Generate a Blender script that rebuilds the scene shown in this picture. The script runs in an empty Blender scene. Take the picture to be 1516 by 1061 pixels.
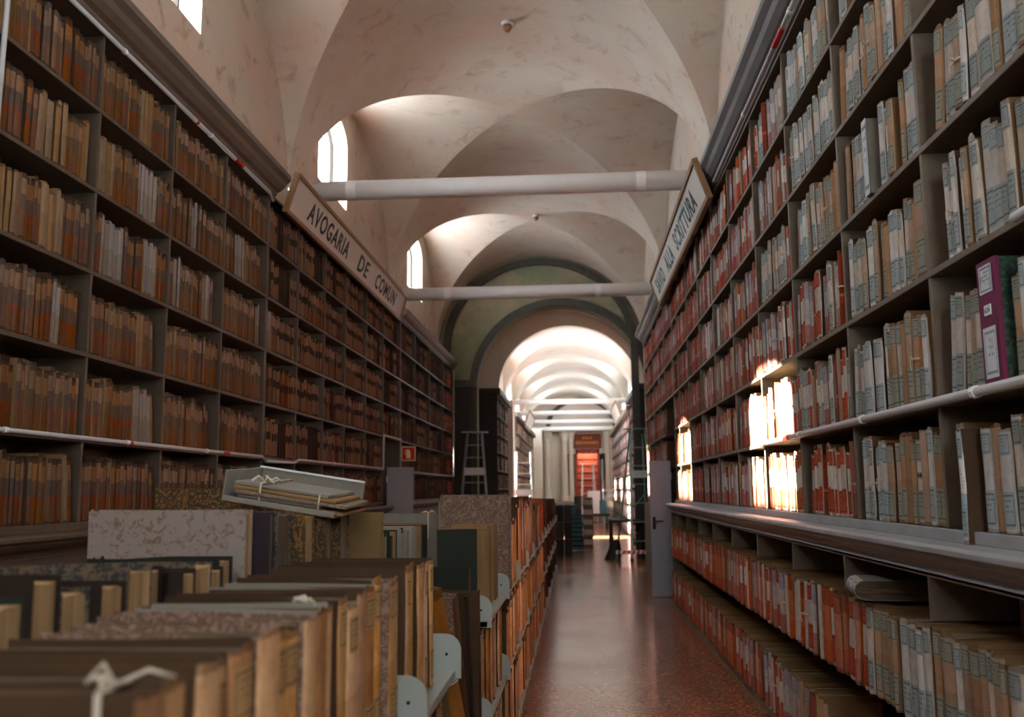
import bpy, math, random
import numpy as np
from mathutils import Vector, Matrix, Euler
R_ = random.Random(11)
PI = math.pi
col = bpy.context.scene.collection
sc = bpy.context.scene

# ------------------------------------------------------------------ camera
W_, H_, FPX, CZ = 1516, 1061, 1368.6, 1.575
cam_d = bpy.data.cameras.new('camera'); cam = bpy.data.objects.new('camera', cam_d); col.objects.link(cam)
cam_d.sensor_width = 36.0; cam_d.lens = FPX / W_ * 36.0
cam_d.clip_start = 0.05; cam_d.clip_end = 200
yaw, pitch, roll = math.radians(-3.8672), math.radians(8.0835), math.radians(-0.5686)
fw = Vector((math.sin(yaw)*math.cos(pitch), math.cos(yaw)*math.cos(pitch), math.sin(pitch)))
r0 = Vector((math.cos(yaw), -math.sin(yaw), 0)); u0 = r0.cross(fw)
rr = r0*math.cos(roll) + u0*math.sin(roll); uu = -r0*math.sin(roll) + u0*math.cos(roll)
M = Matrix((rr, uu, -fw)).transposed().to_4x4(); M.translation = Vector((0, 0, CZ))
cam.matrix_world = M
cam_d.dof.use_dof = True; cam_d.dof.focus_distance = 4.6; cam_d.dof.aperture_fstop = 2.8
sc.camera = cam
def px_size(x, y, z, w, h):
    v = Vector((x, y, z-CZ)); d = v.dot(fw)
    if d < .3: return None
    return W_/2 + FPX*v.dot(rr)/d, H_/2 - FPX*v.dot(uu)/d, FPX/d

# ------------------------------------------------------------------ world, sun, exposure
sc.view_settings.view_transform = 'Standard'; sc.view_settings.look = 'None'
sc.view_settings.gamma = 1; sc.view_settings.use_curve_mapping = False
sc.view_settings.exposure = 0.32
sc.cycles.use_denoising = True
sc.cycles.max_bounces = 9; sc.cycles.diffuse_bounces = 6; sc.cycles.glossy_bounces = 3
sc.cycles.sample_clamp_indirect = 8
wd = bpy.data.worlds.new('sky'); sc.world = wd; wd.use_nodes = True
bg = wd.node_tree.nodes['Background']; bg.inputs[0].default_value = (.80, .90, 1.0, 1); bg.inputs[1].default_value = 22.0
SKY_PORTALS = []
sun_d = bpy.data.lights.new('sun', 'SUN'); sun = bpy.data.objects.new('sun', sun_d); col.objects.link(sun)
sun_d.energy = 130; sun_d.angle = math.radians(.6); sun_d.color = (1, .94, .84)
sun.rotation_euler = Vector((1, -.01, -.895)).to_track_quat('-Z', 'Y').to_euler()
def area(name, loc, direction, sx, sy, energy, color, portal=False):
    d = bpy.data.lights.new(name, 'AREA'); o = bpy.data.objects.new(name, d); col.objects.link(o)
    d.shape = 'RECTANGLE'; d.size = sx; d.size_y = sy; d.energy = energy; d.color = color
    o.location = loc; o.rotation_euler = Vector(direction).to_track_quat('-Z', 'Y').to_euler()
    if portal: d.cycles.is_portal = True
    return o
# added warm fill light behind the camera for spines facing the aisle
area('rear_fill_light', (0.7, -3.5, 3.0), (-.25, 1, -.12), 1.1, 1.5, 30, (1, .82, .62))

# ------------------------------------------------------------------ helpers
def mesh(name, V, F, mats=None, parent=None, mi=None, uv=None, smooth=False, loc=None, rot=None, link=True, mesh_only=False):
    me = bpy.data.meshes.new(name); me.from_pydata([tuple(v) for v in V], [], F)
    for m in (mats or []): me.materials.append(m)
    if mi is not None: me.polygons.foreach_set('material_index', mi)
    if uv is not None:
        l = me.uv_layers.new(name='UVMap'); l.data.foreach_set('uv', np.array(uv, dtype=np.float32).ravel())
    if smooth: me.polygons.foreach_set('use_smooth', [True]*len(F))
    me.update()
    if mesh_only: return me
    o = bpy.data.objects.new(name, me)
    if link: col.objects.link(o)
    if parent: o.parent = parent
    if loc: o.location = loc
    if rot: o.rotation_euler = rot
    return o
class G:
    """collects boxes, tubes and profiles into one mesh"""
    def __init__(s): s.V = []; s.F = []
    def box(s, x0, x1, y0, y1, z0, z1):
        n = len(s.V)
        s.V += [(x, y, z) for z in (z0, z1) for y in (y0, y1) for x in (x0, x1)]
        s.F += [tuple(n+i for i in f) for f in ((0,2,3,1),(4,5,7,6),(0,1,5,4),(2,6,7,3),(0,4,6,2),(1,3,7,5))]
        return s
    def tube(s, pts, r, k=8, cap=True):
        pts = [Vector(p) for p in pts]; n0 = len(s.V)
        rs = r if isinstance(r, (list, tuple)) else [r]*len(pts)
        up = None
        for i, p in enumerate(pts):
            t = (pts[min(i+1, len(pts)-1)] - pts[max(i-1, 0)]).normalized()
            if up is None: up = t.orthogonal().normalized()
            a = (up - t*up.dot(t)).normalized(); up = a; b = t.cross(a)
            for j in range(k):
                q = 2*PI*j/k; s.V.append(tuple(p + (a*math.cos(q) + b*math.sin(q))*rs[i]))
        for i in range(len(pts)-1):
            for j in range(k):
                a0 = n0+i*k+j; a1 = n0+i*k+(j+1) % k
                s.F.append((a0, a1, a1+k, a0+k))
        if cap:
            s.F.append(tuple(n0+k-1-j for j in range(k))); s.F.append(tuple(n0+(len(pts)-1)*k+j for j in range(k)))
        return s
    def bar(s, p, q, w, h):
        """square bar from p to q"""
        p = Vector(p); q = Vector(q); t = (q-p).normalized()
        a = t.cross(Vector((0, 0, 1))); a = a.normalized() if a.length > .01 else Vector((1, 0, 0)); b = t.cross(a)
        n = len(s.V)
        for c in (p, q):
            for i, j in ((-1,-1),(1,-1),(1,1),(-1,1)): s.V.append(tuple(c + a*i*w/2 + b*j*h/2))
        s.F += [tuple(n+i for i in f) for f in ((0,1,2,3),(7,6,5,4),(0,4,5,1),(1,5,6,2),(2,6,7,3),(3,7,4,0))]
        return s
    def prof(s, pts, y0, y1):
        """profile of (x,z) points extruded along y (closed)"""
        n = len(s.V); k = len(pts)
        for y in (y0, y1):
            for x, z in pts: s.V.append((x, y, z))
        for i in range(k): s.F.append((n+i, n+(i+1) % k, n+k+(i+1) % k, n+k+i))
        s.F.append(tuple(n+i for i in reversed(range(k)))); s.F.append(tuple(n+k+i for i in range(k)))
        return s
    def lathe(s, prof, cx, cy, k=20, z0=0):
        n = len(s.V)
        for r, z in prof:
            for j in range(k): q = 2*PI*j/k; s.V.append((cx+r*math.cos(q), cy+r*math.sin(q), z0+z))
        for i in range(len(prof)-1):
            for j in range(k): a = n+i*k+j; b = n+i*k+(j+1) % k; s.F.append((a, b, b+k, a+k))
        s.F.append(tuple(n+k-1-j for j in range(k))); s.F.append(tuple(n+(len(prof)-1)*k+j for j in range(k)))
        return s
    def grid(s, rows):
        """rows: list of equal length lists of points"""
        n = len(s.V); k = len(rows[0])
        for r in rows: s.V += [tuple(p) for p in r]
        for i in range(len(rows)-1):
            for j in range(k-1): a = n+i*k+j; s.F.append((a, a+1, a+k+1, a+k))
        return s
    def make(s, name, m, parent=None, smooth=False, bevel=0, loc=None, rot=None):
        o = mesh(name, s.V, s.F, [m], parent, smooth=smooth, loc=loc, rot=rot)
        if bevel:
            b = o.modifiers.new('bevel', 'BEVEL'); b.width = bevel; b.segments = 2; b.limit_method = 'ANGLE'
        return o
def tag(o, label=None, cat=None, group=None, kind=None):
    if label: o['label'] = label
    if cat: o['category'] = cat
    if group: o['group'] = group
    if kind: o['kind'] = kind
    return o
def empty(name, loc=(0,0,0), rz=0, **k):
    o = bpy.data.objects.new(name, None); col.objects.link(o); o.empty_display_size = .1
    o.location = loc; o.rotation_euler = (0, 0, rz); return tag(o, **k)
def struct(o): o['kind'] = 'structure'; return o

# ------------------------------------------------------------------ materials
class NT:
    def __init__(s, name):
        s.m = bpy.data.materials.new(name); s.m.use_nodes = True; s.t = s.m.node_tree; s.n = s.t.nodes
        s.b = s.n['Principled BSDF']
    def link(s, a, b): s.t.links.new(a, b)
    def new(s, ty, **k):
        n = s.n.new(ty)
        for a, v in k.items():
            if a.startswith('_'): n.inputs[a[1:].replace('_', ' ')].default_value = v
            else: setattr(n, a, v)
        return n
    def coord(s, what='Object'): return s.new('ShaderNodeTexCoord').outputs[what]
    def mapping(s, src, scale=(1,1,1)):
        m = s.new('ShaderNodeMapping'); m.inputs['Scale'].default_value = scale; s.link(src, m.inputs[0]); return m.outputs[0]
    def noise(s, src, scale, detail=4, rough=.6, out='Fac', dist=0):
        n = s.new('ShaderNodeTexNoise'); n.inputs['Scale'].default_value = scale; n.inputs['Detail'].default_value = detail
        n.inputs['Roughness'].default_value = rough; n.inputs['Distortion'].default_value = dist
        if src is not None: s.link(src, n.inputs['Vector'])
        return n.outputs[out]
    def ramp(s, src, stops, interp='LINEAR'):
        r = s.new('ShaderNodeValToRGB'); r.color_ramp.interpolation = interp
        e = r.color_ramp.elements
        while len(e) > 1: e.remove(e[-1])
        e[0].position = stops[0][0]; e[0].color = c4(stops[0][1])
        for p, c in stops[1:]: q = e.new(p); q.color = c4(c)
        s.link(src, r.inputs[0]); return r.outputs[0]
    def mix(s, fac, a, b, mode='MIX'):
        m = s.new('ShaderNodeMix', data_type='RGBA', blend_type=mode); 
        for v, i in ((fac, 0), (a, 6), (b, 7)):
            if hasattr(v, 'links'): s.link(v, m.inputs[i])
            else: m.inputs[i].default_value = v if i == 0 else c4(v)
        return m.outputs[2]
    def math(s, op, a, b=0.0, c=None, clamp=False):
        m = s.new('ShaderNodeMath', operation=op); m.use_clamp = clamp
        for v, i in ((a, 0), (b, 1), (c, 2)):
            if v is None: continue
            if hasattr(v, 'links'): s.link(v, m.inputs[i])
            else: m.inputs[i].default_value = v
        return m.outputs[0]
    def rnd(s):
        a = s.new('ShaderNodeAttribute', attribute_name='rnd').outputs['Fac']
        o = s.new('ShaderNodeObjectInfo').outputs['Random']
        return s.math('FRACT', s.math('ADD', a, o))
    def bump(s, h, strength=.3, dist=.01):
        b = s.new('ShaderNodeBump'); b.inputs['Strength'].default_value = strength; b.inputs['Distance'].default_value = dist
        s.link(h, b.inputs['Height']); s.link(b.outputs[0], s.b.inputs['Normal'])
    def done(s, color, rough=.7, metal=0, spec=.3):
        if hasattr(color, 'links'): s.link(color, s.b.inputs['Base Color'])
        else: s.b.inputs['Base Color'].default_value = c4(color)
        if hasattr(rough, 'links'): s.link(rough, s.b.inputs['Roughness'])
        else: s.b.inputs['Roughness'].default_value = rough
        s.b.inputs['Metallic'].default_value = metal; s.b.inputs['Specular IOR Level'].default_value = spec
        return s.m
def c4(c):
    if isinstance(c, str):
        c = [int(c[i:i+2], 16)/255 for i in (0, 2, 4)]; c = [x/12.92 if x <= .04045 else ((x+.055)/1.055)**2.4 for x in c]
    return (c[0], c[1], c[2], 1)
def plain(name, c, rough=.6, metal=0, var=.12, scale=6):
    t = NT(name); co = t.coord(); n = t.noise(co, scale)
    cc = c4(c); lo = [x*(1-var*2) for x in cc[:3]]; hi = [min(1, x*(1+var)) for x in cc[:3]]
    return t.done(t.mix(n, lo, hi), rough, metal)
def plaster(name, base, stain, stain_amt=.55, green=None):
    t = NT(name); co = t.coord()
    n1 = t.noise(co, .5, 6, .65); n2 = t.noise(co, 3.0, 8, .7, dist=.6); n3 = t.noise(co, 22, 5, .7)
    col1 = t.ramp(n1, [(.3, [x*.80 for x in c4(base)[:3]]), (.7, base)])
    st = t.ramp(n2, [(.54, (0,0,0)), (.70, (1,1,1))])
    pk = t.ramp(t.noise(co, .9, 4, .5), [(.45, (0,0,0)), (.65, (1,1,1))])
    c = t.mix(t.math('MULTIPLY', pk, .4), col1, 'caa08c')
    c = t.mix(t.math('MULTIPLY', st, stain_amt), c, stain)
    sp = t.ramp(t.noise(co, 7, 6, .75, dist=1.2), [(.66, (0,0,0)), (.72, (1,1,1))])
    c = t.mix(t.math('MULTIPLY', sp, .45), c, '6e5a48')
    t.bump(t.math('ADD', t.math('MULTIPLY', n3, .3), n2), .35, .02)
    return t.done(c, .9, spec=.15)
m_vault = plaster('vault_plaster', 'd4c6b6', 'a08570', .65)
m_wall = plaster('wall_plaster', 'c6b8a8', '866a58', .75)
m_green = plaster('green_plaster', '7f8266', '5c5c44', .4)
m_stone = plain('dark_stone', '4c4840', .8, var=.25, scale=9)
m_far = plaster('warm_plaster', 'cdc5b8', 'b09c88', .35)
m_white = plain('white_paint', 'ebe9e6', .45, var=.06)
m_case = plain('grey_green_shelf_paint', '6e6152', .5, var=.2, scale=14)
m_case_l = plain('brown_grey_shelf_paint_dim', '54473a', .5, var=.2, scale=14)  # brown-grey paint with the dim left side darkened into its colour
m_case_in = plain('shelf_interior', '4a4034', .7, var=.2, scale=8)
m_counter = plain('counter_paint', '9a9b9c', .5, var=.18, scale=7)
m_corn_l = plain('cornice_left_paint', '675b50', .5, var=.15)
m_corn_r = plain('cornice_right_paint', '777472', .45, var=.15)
m_darkwood = plain('dark_wood', '2e261e', .6, var=.3, scale=12)
m_redwood = plain('red_wood', '6e2a16', .5, var=.25, scale=8)
m_frame = plain('oak_frame', '8a6844', .5, var=.2, scale=20)
m_board = plain('sign_board', 'c6bdb2', .6, var=.06)
m_letter = plain('sign_lettering', '26292a', .6, var=.1)
m_letter_b = plain('blue_lettering', '2c5560', .6, var=.1)
m_grey = plain('grey_metal', '8b8c92', .45, var=.08)
m_rack = plain('rack_metal', '9aa098', .4, var=.08)
m_alu = plain('aluminium', 'a9b3b4', .35, .7, var=.06)
m_black = plain('black', '121212', .6, var=.1)
m_red = plain('red_sign', 'b01c12', .5, var=.05)
m_yellow = plain('sign_yellow', 'e8dc9c', .5, var=.05)
m_magenta = plain('magenta_cloth', '6c1a44', .6, var=.1)
m_whitepaper = plain('white_paper', 'd6dadd', .7, var=.05)
m_string = plain('cotton_tape', 'c8bca8', .8, var=.1)
m_teal = plain('teal_plastic', '35616a', .5, var=.15)
m_ladder_t = plain('ladder_teal', '86aaa0', .45, var=.1)
m_gold = plain('gold_lettering', 'd08a2c', .4, var=.1)
m_terra = plain('orange_cardboard', 'a4512c', .7, var=.2)

def floor_mat():
    t = NT('terrazzo'); co = t.coord()
    n1 = t.noise(co, .8, 4); v = t.new('ShaderNodeTexVoronoi'); v.inputs['Scale'].default_value = 70; t.link(co, v.inputs['Vector'])
    base = t.mix(n1, '7c4a30', '9e6646')
    hv = t.new('ShaderNodeSeparateColor'); t.link(v.outputs['Color'], hv.inputs[0])
    sp = t.ramp(hv.outputs[0], [(0, '3a2a24'), (.35, '6a4636'), (.75, '8a6350'), (.92, 'b89880')], 'CONSTANT')
    c = t.mix(.42, base, sp)
    ln = t.noise(co, .9, 3)
    r = t.ramp(ln, [(.35, (.17,)*3), (.7, (.25,)*3)])
    return t.done(c, r, spec=.5)
m_floor = floor_mat()
def glass_mat():
    t = NT('window_glass'); o = t.n['Material Output']
    tr = t.new('ShaderNodeBsdfTransparent'); gl = t.new('ShaderNodeBsdfGlossy'); gl.inputs['Roughness'].default_value = .02
    mx = t.new('ShaderNodeMixShader'); mx.inputs[0].default_value = .05
    t.link(tr.outputs[0], mx.inputs[1]); t.link(gl.outputs[0], mx.inputs[2]); t.link(mx.outputs[0], o.inputs['Surface'])
    return t.m
m_glass = glass_mat()

# --- bindings
def spine_mat(name, bands, edge='4a3220', tint=.25, text=.55, textcol='3a3430', mott='6a5138', mottamt=.35, jit=.05, shade_val=1.0):
    """bands: (v, colour) up the spine; per-volume tint; printed marks as worn lines"""
    t = NT(name); uv = t.coord('UV'); sep = t.new('ShaderNodeSeparateXYZ'); t.link(uv, sep.inputs[0])
    rn = t.rnd(); r2 = t.math('FRACT', t.math('MULTIPLY', rn, 17.31)); r3 = t.math('FRACT', t.math('MULTIPLY', rn, 71.7))
    cv = t.new('ShaderNodeCombineXYZ')
    t.link(t.math('ADD', t.math('MULTIPLY', sep.outputs[0], .16), t.math('MULTIPLY', rn, 37)), cv.inputs[0]); t.link(sep.outputs[1], cv.inputs[1]); t.link(t.math('MULTIPLY', r2, 9), cv.inputs[2])
    vec = cv.outputs[0]
    wob = t.math('MULTIPLY', t.math('SUBTRACT', t.noise(vec, 9, 3), .5), .05)
    v = t.math('ADD', sep.outputs[1], t.math('ADD', wob, t.math('MULTIPLY', t.math('SUBTRACT', r2, .5), jit)))
    c = t.ramp(v, bands, 'CONSTANT')
    # worn printed lines
    tn = t.noise(t.mapping(vec, (6, 1, 1)), 34, 2, .5)
    ln = t.math('SINE', t.math('MULTIPLY', sep.outputs[1], 210))
    tx = t.math('MULTIPLY', t.math('GREATER_THAN', tn, .52), t.math('GREATER_THAN', ln, .1))
    big = t.math('GREATER_THAN', t.noise(vec, 6, 1), .50)
    tx = t.math('MULTIPLY', t.math('MULTIPLY', tx, big), text)
    c = t.mix(tx, c, textcol)
    mo = t.ramp(t.noise(t.mapping(vec, (3, 1, 1)), 7, 6, .7), [(.45, (0,0,0)), (.75, (1,1,1))])
    c = t.mix(t.math('MULTIPLY', mo, mottamt), c, mott)
    ends = t.math('ADD', t.math('LESS_THAN', v, .025), t.math('GREATER_THAN', v, .965))
    c = t.mix(t.math('MULTIPLY', ends, .6), c, edge)
    hsv = t.new('ShaderNodeHueSaturation'); t.link(c, hsv.inputs['Color'])
    t.link(t.math('MULTIPLY', t.math('ADD', 1-tint, t.math('MULTIPLY', r3, 1.5*tint)), shade_val), hsv.inputs['Value'])  # factors below one put the left wall's dimness into the colour
    t.link(t.math('ADD', .78, t.math('MULTIPLY', r2, .4)), hsv.inputs['Saturation'])
    t.bump(t.noise(vec, 14, 4), .5, .004)
    return t.done(hsv.outputs[0], .85, spec=.15)
TAN, GR, RUST, DK = '9c7048', '6c5648', '8a4420', '3c2818'
S = {}
S['cream_blue'] = spine_mat('spine_cream_blue', [(0,'b4a08c'),(.05,'8fa0a0'),(.40,'c9bcae'),(.74,'8f9e9c'),(.97,'b8a894')], textcol='2e3c40')
S['white_blue'] = spine_mat('spine_white_blue', [(0,'c4bab0'),(.05,'90aab2'),(.42,'d6d0c8'),(.76,'92aab0'),(.97,'d6ccc0')], textcol='2e4048')
S['ochre_blue'] = spine_mat('spine_ochre_blue', [(0,'9c7454'),(.04,'8b948c'),(.40,'a47c60'),(.76,'868e86'),(.97,'94704e')], textcol='2c3434')
S['plain_cream'] = spine_mat('spine_plain_cream', [(0,'bcb0a4'),(.5,'beb0a2')], text=.12, mottamt=.5)
S['plain_ochre'] = spine_mat('spine_plain_ochre', [(0,'9c7a5e'),(.5,'a68468')], text=.2)
S['red_white'] = spine_mat('spine_red_white', [(0,'8c4a38'),(.05,'a84028'),(.42,'c0b4a8'),(.76,'a8543c'),(.96,'8c5a44')], textcol='583028')
S['red_pink'] = spine_mat('spine_red_pink', [(0,'8c6058'),(.05,'9a4a44'),(.36,'a08888'),(.74,'966058'),(.97,'80605a')], textcol='4c3838')
S['brick'] = spine_mat('spine_brick', [(0,'7c3a28'),(.3,'963f28'),(.40,'a8786a'),(.44,'8e3c28')], textcol='3c1c14')
S['grey_rose'] = spine_mat('spine_grey_rose', [(0,'84706a'),(.05,'98625a'),(.3,'a8a09c'),(.7,'908890')], textcol='403838')
S['orange'] = spine_mat('spine_orange', [(0,'8a4424'),(.05,'a84c22'),(.3,'b0603a'),(.75,'92431f')], textcol='401c10')
S['tan_rust'] = spine_mat('spine_tan_rust', [(0,'7e4c2c'),(.30,'8c4624'),(.42,GR),(.66,'9c7250'),(.90,'56402f')], textcol='401c0c', edge='2c1c10', shade_val=.60)  # left-wall spines: the low light there is darkened into the colours
S['tan_rust2'] = spine_mat('spine_tan_rust2', [(0,'8a5a36'),(.36,'7a5c46'),(.62,'a07a58'),(.88,'6a5442')], textcol='401c0c', edge='2c1c10', shade_val=.60)
S['tan_pink'] = spine_mat('spine_tan_pink', [(0,'80522f'),(.45,'68503e'),(.66,'a8816c'),(.90,'5e4838')], textcol='3a2214', edge='2c1c10', shade_val=.60)
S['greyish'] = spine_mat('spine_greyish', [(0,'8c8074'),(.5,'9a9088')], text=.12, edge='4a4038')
S['dark_label'] = spine_mat('spine_dark_label', [(0,'6c4630'),(.06,'94684c'),(.46,'3c2418'),(.66,'9c7258'),(.93,'3a2418')], textcol='2c1a10', edge='20140c', shade_val=.60)  # dark bindings, lowered further to paint in the dim left wall
S['dark_plain'] = spine_mat('spine_dark_plain', [(0,'2e1c12'),(.5,'38241a')], text=.1, edge='180e08', shade_val=.60)
S['dark_orange'] = spine_mat('spine_dark_orange', [(0,'7a3a18'),(.4,'442414'),(.6,'945634'),(.9,'4a2814')], textcol='20100a', edge='180e08', shade_val=.60)
S['dim_red'] = spine_mat('spine_dim_red', [(0,'5a2c1c'),(.5,'70402c'),(.8,'4e2c1e')], textcol='20100a', edge='180e08', shade_val=.60)
S['left_grey_dim'] = spine_mat('spine_left_grey_dim', [(0,'8c8074'),(.5,'9a9088')], text=.12, edge='3a3028', shade_val=.72)  # darker copy of the grey spine, left-wall shade in its colour
S['left_tan_dim'] = spine_mat('spine_left_tan_dim', [(0,'9c7a58'),(.5,'a68460')], text=.25, edge='3a2818', shade_val=.62)  # plain ochre spine darkened, its colour carries the left-wall shade
S['parch'] = spine_mat('spine_parchment', [(0,'cc9660'),(.5,'d8a670')], text=.12, mott='7c4a24', mottamt=.6, edge='5c3c24')
S['parch_dk'] = spine_mat('spine_parchment_dark', [(0,'aa7040'),(.5,'b67c48')], text=.1, mott='4a2c16', mottamt=.6)
S['left_tan_dim2'] = spine_mat('spine_worn_brown', [(0,'a8764c'),(.5,'9c6c42')], text=.0, mott='5c3820', mottamt=.5)
S['leather'] = spine_mat('spine_leather', [(0,'4a2c18'),(.5,'5a3820')], text=.0, mott='241408', mottamt=.6)
def cover_mat(name, a, b, scale=9, rough=.8):
    t = NT(name); co = t.coord(); rn = t.rnd()
    n = t.noise(co, scale, 6, .7); c = t.mix(n, a, b)
    hsv = t.new('ShaderNodeHueSaturation'); t.link(c, hsv.inputs['Color']); t.link(t.math('ADD', .75, t.math('MULTIPLY', rn, .5)), hsv.inputs['Value'])
    t.bump(n, .3, .003)
    return t.done(hsv.outputs[0], rough, spec=.15)
m_cov = cover_mat('cover_board', '6c5236', '8a6c48')
m_cov_dk = cover_mat('cover_dark', '33251a', '4e3a28')
m_cov_grey = cover_mat('cover_grey_paper', '68645c', '8a8478')
m_cov_green = cover_mat('cover_dark_green', '1e211c', '2d302a')
def pages_mat(name, a, b):
    t = NT(name); co = t.coord(); n = t.noise(t.mapping(co, (240, 6, 2)), 2, 3, .6); n2 = t.noise(co, 12, 4)
    c = t.mix(t.ramp(n, [(.35, (0,0,0)), (.65, (1,1,1))]), a, b); c = t.mix(t.math('MULTIPLY', n2, .4), c, '5a4a3a'); t.bump(n, .8, .003)
    return t.done(c, .9, spec=.1)
m_pages = pages_mat('page_edges', '5a4c3c', 'a09078')
m_pages_dk = pages_mat('page_edges_dirty', '3a3028', '6e6050')
m_pages_hi = pages_mat('page_edges_cream', '8e6c46', 'bc9a70')
def marble_mat(name, a, b, c_, scale=30, th=.5):
    t = NT(name); co = t.coord(); n = t.noise(co, scale, 3, .6, dist=1.6); n2 = t.noise(co, 5, 4)
    c = t.ramp(n, [(0, a), (th-.05, a), (th, b), (th+.1, b), (th+.14, a)]); c = t.mix(t.math('MULTIPLY', n2, .6), c, c_)
    return t.done(c, .6, spec=.25)
m_mar_grey = marble_mat('marbled_grey', '86786c', '6a4838', '8a8684', 38, .60)
m_mar_gold = marble_mat('marbled_gold', '7a5428', '1c1810', '604a2c', 34, .46)
m_mar_dark = marble_mat('marbled_dark', '2c3034', '6a5c48', '241c18', 34, .5)
m_mar_green = marble_mat('marbled_green', '3c5244', '1c2c24', '2c4438', 26, .5)
m_mar_brown = marble_mat('marbled_brown', '8c7460', '5a3a2c', '7c6a5c', 40, .48)
def label_mat(name, paper, ink, frame=True, lines=True, rough=.8):
    t = NT(name); uv = t.coord('UV'); sep = t.new('ShaderNodeSeparateXYZ'); t.link(uv, sep.inputs[0]); u, v = sep.outputs[0], sep.outputs[1]
    rn = t.rnd()
    au = t.math('ABSOLUTE', t.math('SUBTRACT', u, .5)); av = t.math('ABSOLUTE', t.math('SUBTRACT', v, .5))
    mx = t.math('MAXIMUM', au, t.math('ADD', av, .0))
    fr = t.math('MULTIPLY', t.math('GREATER_THAN', mx, .37), t.math('LESS_THAN', mx, .42))
    row = t.math('GREATER_THAN', t.math('SINE', t.math('MULTIPLY', v, 44)), .35)
    cv = t.new('ShaderNodeCombineXYZ'); t.link(t.math('ADD', u, t.math('MULTIPLY', rn, 50)), cv.inputs[0]); t.link(t.math('FLOOR', t.math('MULTIPLY', v, 7)), cv.inputs[1])
    ch = t.math('GREATER_THAN', t.noise(cv.outputs[0], 13, 2, .6), .50)
    wid = t.math('LESS_THAN', au, t.math('MULTIPLY', t.noise(cv.outputs[0], 1.1, 0), .5))
    zone = t.math('GREATER_THAN', v, .38)
    tx = t.math('MULTIPLY', t.math('MULTIPLY', row, ch), t.math('MULTIPLY', wid, zone))
    n = t.noise(t.coord(), 30, 4); c = t.mix(n, [x*.75 for x in c4(paper)[:3]], paper)
    k = t.math('MAXIMUM', fr if frame else t.math('MULTIPLY', fr, 0), tx if lines else t.math('MULTIPLY', tx, 0))
    st = t.ramp(t.noise(t.coord(), 16, 5, .7), [(.5, (0,0,0)), (.68, (1,1,1))]); c = t.mix(t.math('MULTIPLY', st, .55), c, '8a7660')
    wear = t.ramp(t.noise(t.coord(), 9, 3), [(.3, (.35,)*3), (.6, (.9,)*3)]); c = t.mix(t.math('MULTIPLY', k, wear), c, ink)
    return t.done(c, rough, spec=.1)
L_ = {'blue': label_mat('label_blue_grey', '8b928e', '2c383c'), 'pale': label_mat('label_pale_blue', '9ba4a4', '303e46'),
      'ochre': label_mat('label_ochre', '8f8f80', '3a3e38'), 'red': label_mat('label_red', 'a8482c', '5a2418'),
      'rose': label_mat('label_rose', '98605a', '4a2c2c'), 'parch': label_mat('label_parchment', 'bc9664', '4a3420'),
      'white': label_mat('label_white', 'd4d8dc', '3a4c5c')}

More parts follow.
